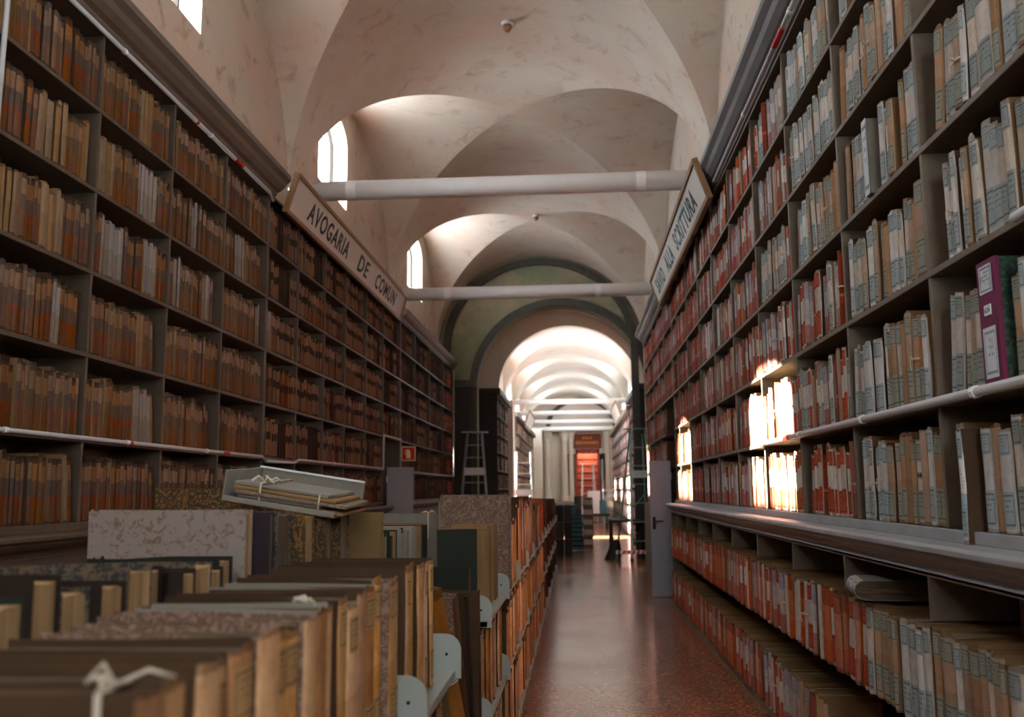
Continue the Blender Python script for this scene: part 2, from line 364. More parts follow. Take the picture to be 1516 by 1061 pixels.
# ------------------------------------------------------------------ volume meshes
def volume(t, h, d, seed, bow=.35, torn=.3, cover_over=.004, levels=7):
    """one bound volume: spine faces -y, base at z=0, thickness along x. Returns binding, page block and a label patch builder"""
    q = random.Random(seed)
    na = 7; b = bow*t/2
    def outer(z):
        f = z/h; fl = .0022*math.sin(f*PI*q_f + q_p) + torn*.003*((2*f-1)**4)
        pts = []
        pts.append((-t/2, d)); pts.append((-t/2 - fl*.3, d*.5))
        for i in range(na):
            a = PI*i/(na-1); x = -math.cos(a)*t/2; y = b*(1-math.sin(a)) + off
            pts.append((x, y + fl*math.sin(a) - fl))
        pts.append((t/2 + fl*.3, d*.5)); pts.append((t/2, d))
        return pts
    q_f = q.uniform(1, 2.4); q_p = q.uniform(0, 6); off = 0
    zs = [0, .03, .2, .5, .8, .97, 1][:levels]
    V = []; F = []; mi = []; uv = []
    rows = []
    th = .0028
    for f in zs:
        z = f*h; o = outer(z)
        cx = 0
        i_ = [(x*(1-2*th/t), y+th if 1 < k < len(o)-2 else y) for k, (x, y) in enumerate(o)]
        if f in (0, 1):
            o = [(x, y) for x, y in o]
        zz = [z]*len(o)
        if f == 1: zz = [z + q.uniform(-.006, .003)*torn*3 if 1 < k < len(o)-2 else z for k in range(len(o))]
        if f == 0: zz = [z + q.uniform(0, .004)*torn*2 for k in range(len(o))]
        rows.append((o, i_, zz))
    n = len(rows[0][0])
    for o, i_, zz in rows:
        V += [(x, y, z) for (x, y), z in zip(o, zz)] + [(x, y, z) for (x, y), z in zip(i_, zz)]
    def addf(f, m, us): F.append(f); mi.append(m); uv.extend(us)
    for r in range(len(rows)-1):
        v0, v1 = zs[r], zs[r+1]
        for k in range(n-1):
            a = r*2*n+k; spine = 2 <= k < n-3+0
            u0 = (k-2)/(na-1); u1 = (k-1)/(na-1)
            addf((a, a+1, a+1+2*n, a+2*n), 0 if spine else 1, [(u0, v0), (u1, v0), (u1, v1), (u0, v1)])
            c = a+n; addf((c+1, c, c+2*n, c+1+2*n), 1, [(0, v0)]*4)
    top = (len(rows)-1)*2*n
    for k in range(n-1):
        addf((top+k, top+k+1, top+k+1+n, top+k+n), 1, [(0, 1)]*4); addf((k+1, k, k+n, k+1+n), 1, [(0, 0)]*4)
    for r in range(len(rows)-1):
        a = r*2*n; addf((a, a+2*n, a+3*n, a+n), 1, [(0, 0)]*4)
        a = r*2*n+n-1; addf((a+2*n, a, a+n, a+3*n), 1, [(0, 0)]*4)
    bind = (V, F, mi, uv)
    # page block with slightly uneven sheets
    g = G(); pw = t/2-th-.0012; ns = 5
    PV = []; PF = []
    tops = [h-cover_over-.006+q.uniform(-.004, .003) for _ in range(ns+1)]
    ends = [d-.006+q.uniform(-.004, .004) for _ in range(ns+1)]
    for i in range(ns+1):
        x = -pw+2*pw*i/ns
        ys = b*(1-math.sqrt(max(0, 1-(x/(t/2))**2))) + .006
        PV += [(x, ys, .004), (x, ends[i], .004), (x, ends[i], tops[i]), (x, ys, tops[i])]
    for i in range(ns):
        a = i*4; c = a+4
        for k in range(4): PF.append((a+k, a+(k+1) % 4, c+(k+1) % 4, c+k))
    PF.append((3, 2, 1, 0)); PF.append((ns*4, ns*4+1, ns*4+2, ns*4+3))
    def label(v0, v1, u0=.08, u1=.92, nu=6, nv=3):
        LV = []; LF = []; lu = []
        for j in range(nv+1):
            z = h*(v0+(v1-v0)*j/nv); o = outer(z)[2:2+na]
            for i in range(nu+1):
                s = (u0+(u1-u0)*i/nu)*(na-1); k = min(int(s), na-2); f = s-k
                x = o[k][0]*(1-f)+o[k+1][0]*f; y = o[k][1]*(1-f)+o[k+1][1]*f
                LV.append((x, y-.0014, z))
        for j in range(nv):
            for i in range(nu):
                a = j*(nu+1)+i; LF.append((a, a+1, a+nu+2, a+nu+1))
                lu += [(i/nu, j/nv), ((i+1)/nu, j/nv), ((i+1)/nu, (j+1)/nv), (i/nu, (j+1)/nv)]
        return LV, LF, lu
    return bind, (PV, PF), label
def fuse(t, h, d, seed, **k):
    """the whole volume as one mesh (spine, covers, page edges)"""
    (V, F, mi, uv), (PV, PF), _ = volume(t, h, d, seed, **k)
    n = len(V); F2 = F + [tuple(i+n for i in f) for f in PF]
    return V+PV, F2, mi+[2]*len(PF), uv + [(0, 0)]*sum(len(f) for f in PF)
BT, BH, BD = .05, .38, .27
NV = 6
bind_me, page_me, up_me, low_me, fuse_me = [], [], [], [], []
for s in range(NV):
    (V, F, mi, uv), (PV, PF), lab = volume(BT, BH, BD, 100+s, bow=.5+.1*(s % 3), torn=.25+.25*(s % 3))
    bind_me.append(mesh('binding', V, F, [S['plain_cream'], m_cov, m_pages], mi=mi, uv=uv, mesh_only=True))
    page_me.append(mesh('page_block', PV, PF, [m_pages], mesh_only=True))
    a, b, c = lab(.74, .955); up_me.append(mesh('upper_label', a, b, [L_['blue']], uv=c, mesh_only=True, smooth=True))
    a, b, c = lab(.05, .40); low_me.append(mesh('lower_label', a, b, [L_['blue']], uv=c, mesh_only=True, smooth=True))
    V, F, mi, uv = fuse(BT, BH, BD, 200+s, bow=.4, torn=.3, levels=7)
    fuse_me.append(mesh('volume', V, F, [S['plain_cream'], m_cov, m_pages], mi=mi, uv=uv, mesh_only=True))
def set_mats(o, mats):
    for i, m in enumerate(mats):
        if i < len(o.material_slots) and m: o.material_slots[i].link = 'OBJECT'; o.material_slots[i].material = m
def put_mesh(name, me, parent=None, mats=None):
    o = bpy.data.objects.new(name, me); col.objects.link(o)
    if parent: o.parent = parent
    if mats: set_mats(o, mats)
    return o
def band_mesh(t, h, d, z, w=.008):
    g = G(); o = .0022
    for zz in (z,):
        x0, x1, y0, y1 = -t/2-o, t/2+o, -.004, d+.002
        P = [(x0,y0),(0,y0-.004),(x1,y0),(x1,y1),(x0,y1)]
        n = len(g.V); g.V += [(x, y, zz) for x, y in P]+[(x, y, zz+w) for x, y in P]; k = len(P)
        for i in range(k): g.F.append((n+i, n+(i+1) % k, n+k+(i+1) % k, n+k+i))
    g.tube([(0,y0-.006,z+w/2),(.008,y0-.018,z+.012),(.018,y0-.012,z+.002),(.003,y0-.006,z)], .0022, 5)
    g.tube([(0,y0-.006,z+w/2),(-.006,y0-.016,z+.01),(-.012,y0-.014,z-.02),(-.009,y0-.01,z-.045)], .0020, 5)
    return g
_b = band_mesh(BT, BH, BD, BH*.5); tie_me = mesh('tie', _b.V, _b.F, [m_string], mesh_only=True)

ORD = ['zeroth','first','second','third','fourth','fifth','sixth','seventh','eighth','ninth','tenth','eleventh','twelfth','thirteenth','fourteenth','fifteenth','sixteenth','seventeenth','eighteenth','nineteenth','twentieth']
def ordn(n):
    if n <= 20: return ORD[n]
    t = {2: 'twenty', 3: 'thirty', 4: 'forty', 5: 'fifty', 6: 'sixty', 7: 'seventy', 8: 'eighty', 9: 'ninety'}[n//10]
    return (t+'-'+ORD[n % 10]) if n % 10 else {2: 'twentieth', 3: 'thirtieth', 4: 'fortieth', 5: 'fiftieth', 6: 'sixtieth', 7: 'seventieth', 8: 'eightieth', 9: 'ninetieth'}[n//10]

# placement records: dict(y, z, t, h, d, tilt, x, side, mat, cov, row, bay, n, kind)
def fill_bay(y0, y1, z, side, x, tavg, hrange, d, choose, row, bay, kind, fullness=1.0, lean_end=.35, tj=.28, missing=0):
    out = []; y = y0 + .006; end = y0 + (y1-y0)*fullness - .012
    H = y1-y0; n = 0; tilt = 0.0; base_t = R_.uniform(-.02, .035)
    leans = R_.random() < lean_end
    start_lean = y0 + (end-y0)*R_.uniform(.45, .8)
    while True:
        t = tavg*R_.uniform(1-tj, 1+tj)
        if R_.random() < .06: t *= 1.5
        h = R_.uniform(*hrange)
        newtilt = base_t + R_.uniform(-.012, .014)
        if leans and y > start_lean: newtilt = min(.13, tilt + .02)
        # positive tilt: top leans to smaller y
        step = t/math.cos(newtilt)
        wedge = max(0, (newtilt - tilt))*h*.55 if n else max(0, newtilt)*h
        y += wedge
        foot = max(0, -newtilt)*h
        if y + step + foot > end: break
        if missing and R_.random() < missing: y += step; continue
        n += 1
        m, cv, desc = choose(row, y, n)
        out.append(dict(y=y+step/2, z=z, t=t, h=h, d=d*R_.uniform(.93, 1.05), tilt=newtilt, x=x+side*R_.uniform(-.012, .012), side=side,
                        mat=m, cov=cv, desc=desc, row=row, bay=bay, n=n, kind=kind, lx=R_.random()))
        tilt = newtilt; y += step + .0008
    return out
# side=+1: right wall (spines face -x); side=-1: left wall (spines face +x)
def xform(p):
    th = -PI/2 if p['side'] > 0 else PI/2
    # local x (thickness) maps to -y (right) or +y (left); lean about the depth axis
    return th
def view_area(p):
    v = px_size(p['x'], p['y'], p['z']+p['h']*.5, 0, 0)
    if v is None: return 0
    x, y, s = v
    if not (-30 < x < W_+30 and -30 < y < H_+30): return 0
    # foreshortening of the spine
    ang = abs(p['x'])/math.hypot(p['x'], p['y'])
    return s*s*p['t']*p['h']*max(ang, .05)
def place_obj(p, detail):
    th = xform(p); sx, sy, sz = p['t']/BT, p['d']/BD, p['h']/BH
    lift = abs(math.sin(p['tilt']))*p['t']/2
    rot_lean = p['tilt'] if p['side'] > 0 else -p['tilt']
    # local rotation about local y: positive turns +z toward +x(local)
    E_ = Matrix.Translation((p['x'], p['y'], p['z']+lift)) @ Matrix.Rotation(th, 4, 'Z') @ Matrix.Rotation(rot_lean, 4, 'Y') @ Matrix.Diagonal((sx, sy, sz, 1))
    k = R_.randrange(NV)
    if detail:
        r = bpy.data.objects.new(p['kind'], None); col.objects.link(r); r.empty_display_size = .05; r.matrix_world = E_
        lab = p['labmat']
        put_mesh('binding', bind_me[k], r, [p['mat'], p['cov'], None])
        put_mesh('page_block', page_me[k], r, [p['pages']] if p.get('pages') else None)
        if lab:
            put_mesh('upper_label', up_me[k], r, [lab]); put_mesh('lower_label', low_me[k], r, [lab])
        if p['lx'] < .05: put_mesh('tie', tie_me, r)
    else:
        r = bpy.data.objects.new(p['kind'], fuse_me[k]); col.objects.link(r); r.matrix_world = E_
        set_mats(r, [p['mat'], p['cov'], None])
    return r
def merge_rest(name, recs, label, cat):
    V = []; F = []; mi = []; uv = []; rn = []; mats = []; idx = {}
    def slot(m):
        if m.name not in idx: idx[m.name] = len(mats); mats.append(m)
        return idx[m.name]
    for p in recs:
        s = p['side']; t, h, d, x, z, y = p['t'], p['h'], p['d'], p['x'], p['z'], p['y']
        n = len(V); sp = slot(p['mat']); cv = slot(p['cov']); r = R_.random()
        prof_ = [(d, -t/2), (.008, -t/2), (0, -t*.22), (0, t*.22), (.008, t/2), (d, t/2)]
        dz = [0, 0, R_.uniform(-.006, .003), R_.uniform(-.006, .003), 0, 0]
        for zi in (0, 1):
            for (a, b), e in zip(prof_, dz):
                V.append((x+s*a, y+b-math.sin(p['tilt'])*h*zi, z+.001+(h+e)*zi if zi else z+.001))
        for i in range(5):
            f = (n+i, n+i+1, n+i+7, n+i+6)
            if s > 0: u0, u1 = 1-i/5, 1-(i+1)/5
            else: u0, u1 = i/5, (i+1)/5
            us = [(u0, 0), (u1, 0), (u1, 1), (u0, 1)]
            if s < 0: pass
            else: f = f[::-1]; us = us[::-1]
            F.append(f); mi.append(sp if 0 < i < 4 else cv); uv += us; rn.append(r)
        f = tuple(n+6+i for i in range(6)); F.append(f if s < 0 else f[::-1]); mi.append(cv); uv += [(0, 0)]*6; rn.append(r)
    o = mesh(name, V, F, mats, mi=mi, uv=uv)
    at = o.data.attributes.new('rnd', 'FLOAT', 'FACE'); at.data.foreach_set('value', rn)
    return tag(o, label, cat, kind='stuff')

# ------------------------------------------------------------------ the shell of the near hall
XC, A, ZS, HR = -.817, 2.481, 4.977, 2.284
WL, WR = XC-A, XC+A           # -3.298, 1.664
YEND = 22.16; YB = -3.6
BAYS = [(1.54, 2.78), (7.444, 2.78), (13.343, 2.78), (19.013, 2.70)]
struct(G().box(-4.2, 3.2, YB-.4, 60, -.1, 0).make('floor', m_floor))
def groin(g, xc, a, zs, h, bays, ystart, yend, n=28):
    """barrel vault with lunette vaults; creases run on the diagonals in plan"""
    ell = lambda t: math.sqrt(max(0, 1-t*t))
    for yc, b in bays:
        for s in (-1, 1):
            rows = []
            for i in range(n+1):
                q = math.sin(i/n*PI/2)
                rows.append([(xc+s*a*q, yc+b*q*math.sin(j/n*PI/2), zs+h*ell(q*math.sin(j/n*PI/2))) for j in range(-n, n+1)])
            g.grid(rows)
    cuts = [(None, bays[0])] + [(bays[i], bays[i+1]) for i in range(len(bays)-1)] + [(bays[-1], None)]
    for p, q in cuts:
        rows = []
        for i in range(-n, n+1):
            t = math.sin(i/n*PI/2)
            y0 = ystart if p is None else p[0]+p[1]*abs(t); y1 = yend if q is None else q[0]-q[1]*abs(t)
            rows.append([(xc+a*t, y0+(y1-y0)*j/6, zs+h*ell(t)) for j in range(7)])
        g.grid(rows)
def smooth_by_angle(o, deg=20):
    o.data.polygons.foreach_set('use_smooth', [True]*len(o.data.polygons))
    m = o.modifiers.new('weld', 'WELD'); m.merge_threshold = .001
    e = o.modifiers.new('split', 'EDGE_SPLIT'); e.split_angle = math.radians(deg)
    return o
g = G(); groin(g, XC, A, ZS, HR, BAYS, YB, YEND)
vault = smooth_by_angle(g.make('ceiling', m_vault)); struct(vault)
# windows: (y near, y far) openings on the left lunette walls
WINS = [(.35, 1.85), (6.12, 7.63), (11.45, 12.97), (17.95, 19.7)]
ZSILL, ZHEAD, DEEP = 5.66, 6.62, .24
def lunette_top(y, bays, zs, h):
    for yc, b in bays:
        if abs(y-yc) < b: return zs + h*math.sqrt(1-((y-yc)/b)**2)
    return zs
def wall_with_windows(name, x, y0, y1, z0, bays, zs, h, wins, m, zsill=ZSILL, zhead=ZHEAD, step=.12):
    ys = set([y0, y1]); y = y0
    while y < y1: ys.add(round(y, 4)); y += step
    sills = {w[:2]: (w[2] if len(w) > 2 else zsill) for w in wins}; wins = [w[:2] for w in wins]
    for a, b in wins: ys.update([a, b, (a+b)/2])
    for yc, b in bays: ys.update([max(y0, yc-b), min(y1, yc+b)])
    ys = sorted(v for v in ys if y0 <= v <= y1)
    g = G()
    def arch(y, a, b):
        c = (a+b)/2; r = (b-a)/2; return zhead + .30*(math.sqrt(max(0, 1-((y-c)/r)**2)))
    for ya, yb in zip(ys, ys[1:]):
        ta = tb = max(lunette_top(ya, bays, zs, h), lunette_top(yb, bays, zs, h)) + .1; w = None
        for a, b in wins:
            if a-1e-6 <= ya and yb <= b+1e-6: w = (a, b)
        n = len(g.V)
        if w is None:
            g.V += [(x, ya, z0), (x, yb, z0), (x, yb, tb), (x, ya, ta)]; g.F.append((n, n+1, n+2, n+3))
        else:
            zsill = sills[w]; aa, ab = min(arch(ya, *w), ta), min(arch(yb, *w), tb)
            g.V += [(x, ya, z0), (x, yb, z0), (x, yb, zsill), (x, ya, zsill), (x, ya, aa), (x, yb, ab), (x, yb, tb), (x, ya, ta)]
            g.F += [(n, n+1, n+2, n+3), (n+4, n+5, n+6, n+7)]
            s = .0
            xo = x-DEEP if x < 0 else x+DEEP
            n = len(g.V)   # sill and arch soffit of the reveal
            g.V += [(x, ya, zsill), (x, yb, zsill), (xo, yb, zsill+.04), (xo, ya, zsill+.04), (x, ya, aa), (x, yb, ab), (xo, yb, ab), (xo, ya, aa)]
            g.F += [(n, n+1, n+2, n+3), (n+4, n+5, n+6, n+7)]
    for a, b in wins:
        xo = x-DEEP if x < 0 else x+DEEP
        zsill = sills[(a, b)]
        for yy, za in ((a, zhead), (b, zhead)):
            n = len(g.V); g.V += [(x, yy, zsill), (xo, yy, zsill+.04), (xo, yy, za), (x, yy, za)]; g.F.append((n, n+1, n+2, n+3))
    return struct(g.make(name, m))
wall_with_windows('wall_left', WL, YB, YEND, 0, BAYS, ZS, HR, WINS, m_wall)
g = G(); 
wall_with_windows('wall_right', WR, YB, YEND, 4.3, BAYS, ZS, HR, [(.7, 2.5, 5.3)], m_wall)  # unseen window added in the right wall to light aisle-facing spines
struct(G().box(WR, WR+.3, YB, YEND, 4.28, 4.3).make('trim_1', m_wall))
struct(G().box(WR+.16, WR+.2, YB, YEND, 0, 4.3).make('wall_right_lower', m_case_in))
def window(i, a, b, x=WL, zs_=ZSILL, zh=ZHEAD):
    xo = x-DEEP; g = G(); c = (a+b)/2; r = (b-a)/2; w = .05
    arc = [(c+r*math.cos(q), zh+.30*math.sin(q)) for q in [PI*k/12 for k in range(13)]]
    path = [(a, zs_+.04)] + arc[::-1] + [(b, zs_+.04)]
    for (p0, q0), (p1, q1) in zip(path, path[1:]+path[:1]): g.bar((xo, p0, q0), (xo, p1, q1), w, w)
    fr = struct(g.make('window_%d' % i, m_darkwood))
    g = G(); g.box(xo-.03, xo+.02, c-.025, c+.025, zs_+.04, zh+.29); g.make('mullion', m_darkwood, fr)
    n = [(xo-.01, p, q) for p, q in path]; gl = mesh('pane', n, [tuple(range(len(n)))], [m_glass], fr)
    area('sky_portal', (xo-.08, c, (zs_+zh)/2+.12), (1, 0, 0), 1.35, b-a+.1, 1, (1, 1, 1), portal=True)
for i, (a, b) in enumerate(WINS): window(i+1, a, b)
area('sky_portal', (WR+DEEP+.08, 1.6, 6.1), (-1, 0, 0), 1.6, 1.9, 1, (1, 1, 1), portal=True)
struct(G().box(WR+DEEP-.02, WR+DEEP+.02, 1.575, 1.625, 5.34, 6.9).make('window_20', m_darkwood))  # mullion of the added window, out of view
# rear end of the hall, behind the camera
g = G(); g.box(WL-.3, WR+.5, YB-.2, YB, 0, 2.2); g.box(WL-.3, .1, YB-.2, YB, 2.2, 7.4); g.box(1.3, WR+.5, YB-.2, YB, 2.2, 7.4); g.box(.1, 1.3, YB-.2, YB, 3.8, 7.4)
struct(g.make('wall_rear', m_wall))
# far end wall with its arch
AC, AR, AZ = -.33, 2.04, 4.05; AH = 1.97
def arch_wall(name, y0, y1, xl, xr, zt, ac, ar, az, ah, m, n=40, zb=0):
    g = G(); pts = [(ac-ar, zb)] + [(ac-ar*math.cos(PI*k/n), az+ah*math.sin(PI*k/n)) for k in range(n+1)] + [(ac+ar, zb)]
    for y, flip in ((y0, 0), (y1, 1)):
        for (xa, za), (xb, zb_) in zip(pts[1:-1], pts[2:-1]):
            k = len(g.V); g.V += [(xa, y, za), (xb, y, zb_), (xb, y, zt), (xa, y, zt)]; g.F.append((k, k+1, k+2, k+3))
        for xa, xb in ((xl, ac-ar), (ac+ar, xr)):
            k = len(g.V); g.V += [(xa, y, zb), (xb, y, zb), (xb, y, zt), (xa, y, zt)]; g.F.append((k, k+1, k+2, k+3))
    for (xa, za), (xb, zb_) in zip(pts, pts[1:]):
        k = len(g.V); g.V += [(xa, y0, za), (xb, y0, zb_), (xb, y1, zb_), (xa, y1, za)]; g.F.append((k, k+1, k+2, k+3))
    return struct(g.make(name, m))
arch_wall('wall_far', YEND, YEND+.55, WL-.8, WR+1.2, 7.5, AC, AR, AZ, AH, m_green)
def arch_trim(name, y0, y1, ac, r0, r1, az, ah0, ah1, m, zb=0, n=40):
    g = G(); a = [(ac-r0, zb)] + [(ac-r0*math.cos(PI*k/n), az+ah0*math.sin(PI*k/n)) for k in range(n+1)] + [(ac+r0, zb)]
    b = [(ac-r1, zb)] + [(ac-r1*math.cos(PI*k/n), az+ah1*math.sin(PI*k/n)) for k in range(n+1)] + [(ac+r1, zb)]
    for i in range(len(a)-1):
        k = len(g.V)
        for y in (y0, y1): g.V += [(a[i][0], y, a[i][1]), (a[i+1][0], y, a[i+1][1]), (b[i+1][0], y, b[i+1][1]), (b[i][0], y, b[i][1])]
        g.F += [(k, k+1, k+2, k+3), (k+7, k+6, k+5, k+4), (k, k+4, k+5, k+1), (k+3, k+2, k+6, k+7)]
    return struct(g.make(name, m))
arch_trim('trim_2', YEND-.08, YEND, AC, AR-.02, AR+.16, AZ, AH-.02, AH+.16, m_stone)
# pier and impost to the left of the arch
struct(G().box(-2.86, -2.46, YEND-.32, YEND, 0, 4.02).make('trim_3', m_darkwood))
struct(G().prof([(-2.92, 4.02), (-2.40, 4.02), (-2.36, 4.08), (-2.34, 4.18), (-2.92, 4.18)], YEND-.38, YEND).make('trim_4', m_stone))
struct(arch_trim('trim_5', YEND-.12, YEND-.02, XC, A-.30, A-.12, ZS, HR-.24, HR-.08, m_stone))
g = G(); g.lathe([(.0, 0), (.055, 0), (.06, .03), (.045, .07), (.03, .08), (0, .085)], 0, 0, 20)
for i, (yy) in enumerate((10.65, 18.75)):
    base = G(); base.lathe([(.05, 0), (.055, .012), (.055, .03), (.0, .03)], 0, 0, 20)
    d = empty('smoke_detector', (XC+.08, yy, ZS+HR-.115), label=['cream smoke detector on the nearer vault crown', 'small cream smoke detector on the farther vault crown'][i], cat='smoke detector')
    G().lathe([(.0, 0), (.03, 0), (.042, .02), (.055, .045), (.058, .07), (.05, .08)], 0, 0, 20).make('sensor', m_frame, d, smooth=True)
    G().lathe([(.07, .08), (.075, .09), (.075, .115), (0, .115)], 0, 0, 20).make('mounting', m_white, d)
for i, (yy, xa, xb) in enumerate(((10.35, WL, WR), (16.2, WL, WR))):
    t = empty('tie_rod', (XC, yy, 5.08), label=['thick white tie rod across the vault above the near ends of both signboards', 'white tie rod across the vault above the far ends of both signboards'][i], cat='tie rod', group='white tie rods under the near vault')
    G().tube([(xa-XC, 0, 0), (xb-XC, 0, 0)], .115, 20).make('tube', m_white, t, smooth=True)
    for xx in ([-2.62, .75] if i == 0 else [-2.3, .4]):
        G().tube([(xx-XC, 0, 0), (xx-XC+.11, 0, 0)], .119, 20).make('collar', m_white, t)

# ------------------------------------------------------------------ wall bookcases
ZT = 4.44; LV = [ZT, 3.935, 3.424, 2.913, 2.408, 1.90, 1.415]
BTH = .026
RY = [.35, 1.44, 2.55, 3.661, 4.776, 5.889, 7.007, 8.139, 9.246, 10.333, 11.455, 12.57, 13.2]
RY2 = [13.23, 14.45, 15.5, 16.6, 17.7, 18.4]
LY1 = [1.0, 2.08, 3.15, 4.21, 5.276, 6.32, 7.35, 8.42]
LY2 = [8.45, 9.43, 10.48, 11.46, 12.64, 13.81, 15.16]
LY3 = [15.19, 16.6, 18.3, 20.2, 21.75]
XRF, XLF = 1.40, -2.897
def bookcase(label, side, ys, xf, m, levels=LV, depth=.38, open_bays=(), zbase=None, mi=None):
    s = side; root = empty('bookcase', (xf, ys[0], 0), label=label, cat='bookcase')
    def bx(x0, x1, y0, y1, z0, z1): a, b = sorted((s*x0, s*x1)); return G().box(a, b, y0-ys[0], y1-ys[0], z0, z1)
    for k, z in enumerate(levels):
        zz = z
        segs = [(ys[0], ys[-1])]
        for (ya, yb, zc) in open_bays:
            if z < zc-.01:
                segs = [sg for a, b in segs for sg in ((a, min(b, ya)), (max(a, yb), b)) if sg[1]-sg[0] > .05]
        for a, b in segs:
            bx(-.004, depth, a, b, zz-BTH, zz).make('shelf', m, root, bevel=.003)
    for j, y in enumerate(ys):
        zb = levels[-1]
        for (ya, yb, zc) in open_bays:
            if ya+.01 < y < yb-.01: zb = zc
        bx(0, depth, y-BTH/2, y+BTH/2, zb, levels[0]-BTH).make('divider', m, root, bevel=.003)
    bx(depth, depth+.02, ys[0], ys[-1], levels[-1], levels[0]).make('back_panel', m_case_in, root)
    return root
def cornice(root, side, xf, ya, yb, y0, m, w=.17, h=.20):
    P = [(.02, 0), (-.02, 0), (-.035, .02), (-.035, .035), (-.07, .05), (-.11, .085), (-.13, .12), (-w+.02, .135), (-w, .15), (-w, h), (.4, h), (.4, h-.03), (.02, h-.03)]
    if side > 0: P = P
    else: P = [(-x, z) for x, z in P][::-1]
    return G().prof([(x, ZT+z-.005) for x, z in P], ya-y0, yb-y0).make('cornice', m, root)
def counter(root, side, xf, ya, yb, y0, m, xe, zt=1.37):
    """moulded counter top projecting to xe"""
    s = side; e = abs(xe-xf)
    P = [(.40, zt+.045-.05), (.40, zt), (-e, zt), (-e-.012, zt-.012), (-e-.012, zt-.03), (-e+.008, zt-.04), (-e+.012, zt-.055), (-e+.035, zt-.075), (-e+.065, zt-.09), (-e+.07, zt-.105), (-.085, zt-.115), (-.085, zt-.13), (.40, zt-.13)]
    P = P[1:]
    if s < 0: P = [(-x, z) for x, z in P][::-1]
    o = G().prof(P, ya-y0, yb-y0).make('counter', m, root, bevel=.003)
    a, b = sorted((s*-.025, s*.4)); G().box(a, b, ya-y0, yb-y0, zt, LV[-1]).make('plinth_board', m, root, bevel=.003)
    return o
bR = bookcase('long grey wall bookcase of white and red volumes, right wall to the white door', 1, RY, XRF, m_case)
cornice(bR, 1, XRF, RY[0], RY[-1], RY[0], m_corn_r); counter(bR, 1, XRF, RY[0], RY[-1], RY[0], m_counter, 1.255)
# lower cupboards under the right counter
XLOW = 1.315; s = G()
G().box(XLOW-XRF, .40, 0, RY[-1]-RY[0], .0, .06).make('base', m_case, bR, bevel=.003)
G().box(XLOW-XRF+.05, .40, 0, RY[-1]-RY[0], .63, .66).make('shelf', m_case, bR, bevel=.003)
G().box(XLOW-XRF, .40, 0, RY[-1]-RY[0], 1.235, 1.255).make('shelf', m_case, bR, bevel=.003)
for y in RY:
    e = y in (RY[0], RY[-1]); a = XLOW-XRF; z = .06 if e else 1.075
    g = G().box(a, .40, y-BTH/2-RY[0], y+BTH/2-RY[0], z, 1.24)
    if not e: g.box(.24, .40, y-BTH/2-RY[0], y+BTH/2-RY[0], .06, z)
    g.make('divider', m_case, bR, bevel=.003)
bR2 = bookcase('dim far stretch of the right bookcase, filled with brick-red volumes beyond the white door', 1, RY2, XRF, m_case, open_bays=[(13.15, 14.5, 2.913)])
cornice(bR2, 1, XRF, RY2[0], RY2[-1], RY2[0], m_corn_r)
G().box(-.085, .4, 1.3, RY2[-1]-RY2[0], 0, 1.3).make('cupboard', m_case, bR2)
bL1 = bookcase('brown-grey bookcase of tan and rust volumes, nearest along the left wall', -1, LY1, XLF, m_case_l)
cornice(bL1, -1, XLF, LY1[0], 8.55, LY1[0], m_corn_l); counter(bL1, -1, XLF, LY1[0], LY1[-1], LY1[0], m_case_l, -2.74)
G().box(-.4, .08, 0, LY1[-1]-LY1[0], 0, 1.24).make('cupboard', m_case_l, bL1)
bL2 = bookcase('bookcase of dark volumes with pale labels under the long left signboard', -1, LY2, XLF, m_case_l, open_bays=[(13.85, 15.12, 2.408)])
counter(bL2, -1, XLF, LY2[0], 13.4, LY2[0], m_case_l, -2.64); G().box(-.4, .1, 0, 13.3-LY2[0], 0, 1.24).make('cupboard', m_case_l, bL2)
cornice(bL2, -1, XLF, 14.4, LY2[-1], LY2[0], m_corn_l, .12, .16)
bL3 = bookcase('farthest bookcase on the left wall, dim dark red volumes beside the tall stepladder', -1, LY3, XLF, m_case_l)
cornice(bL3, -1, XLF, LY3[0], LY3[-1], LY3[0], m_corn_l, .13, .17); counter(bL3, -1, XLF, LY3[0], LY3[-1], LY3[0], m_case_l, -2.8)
G().box(-.4, .06, 0, LY3[-1]-LY3[0], 0, 1.24).make('cupboard', m_case_l, bL3)

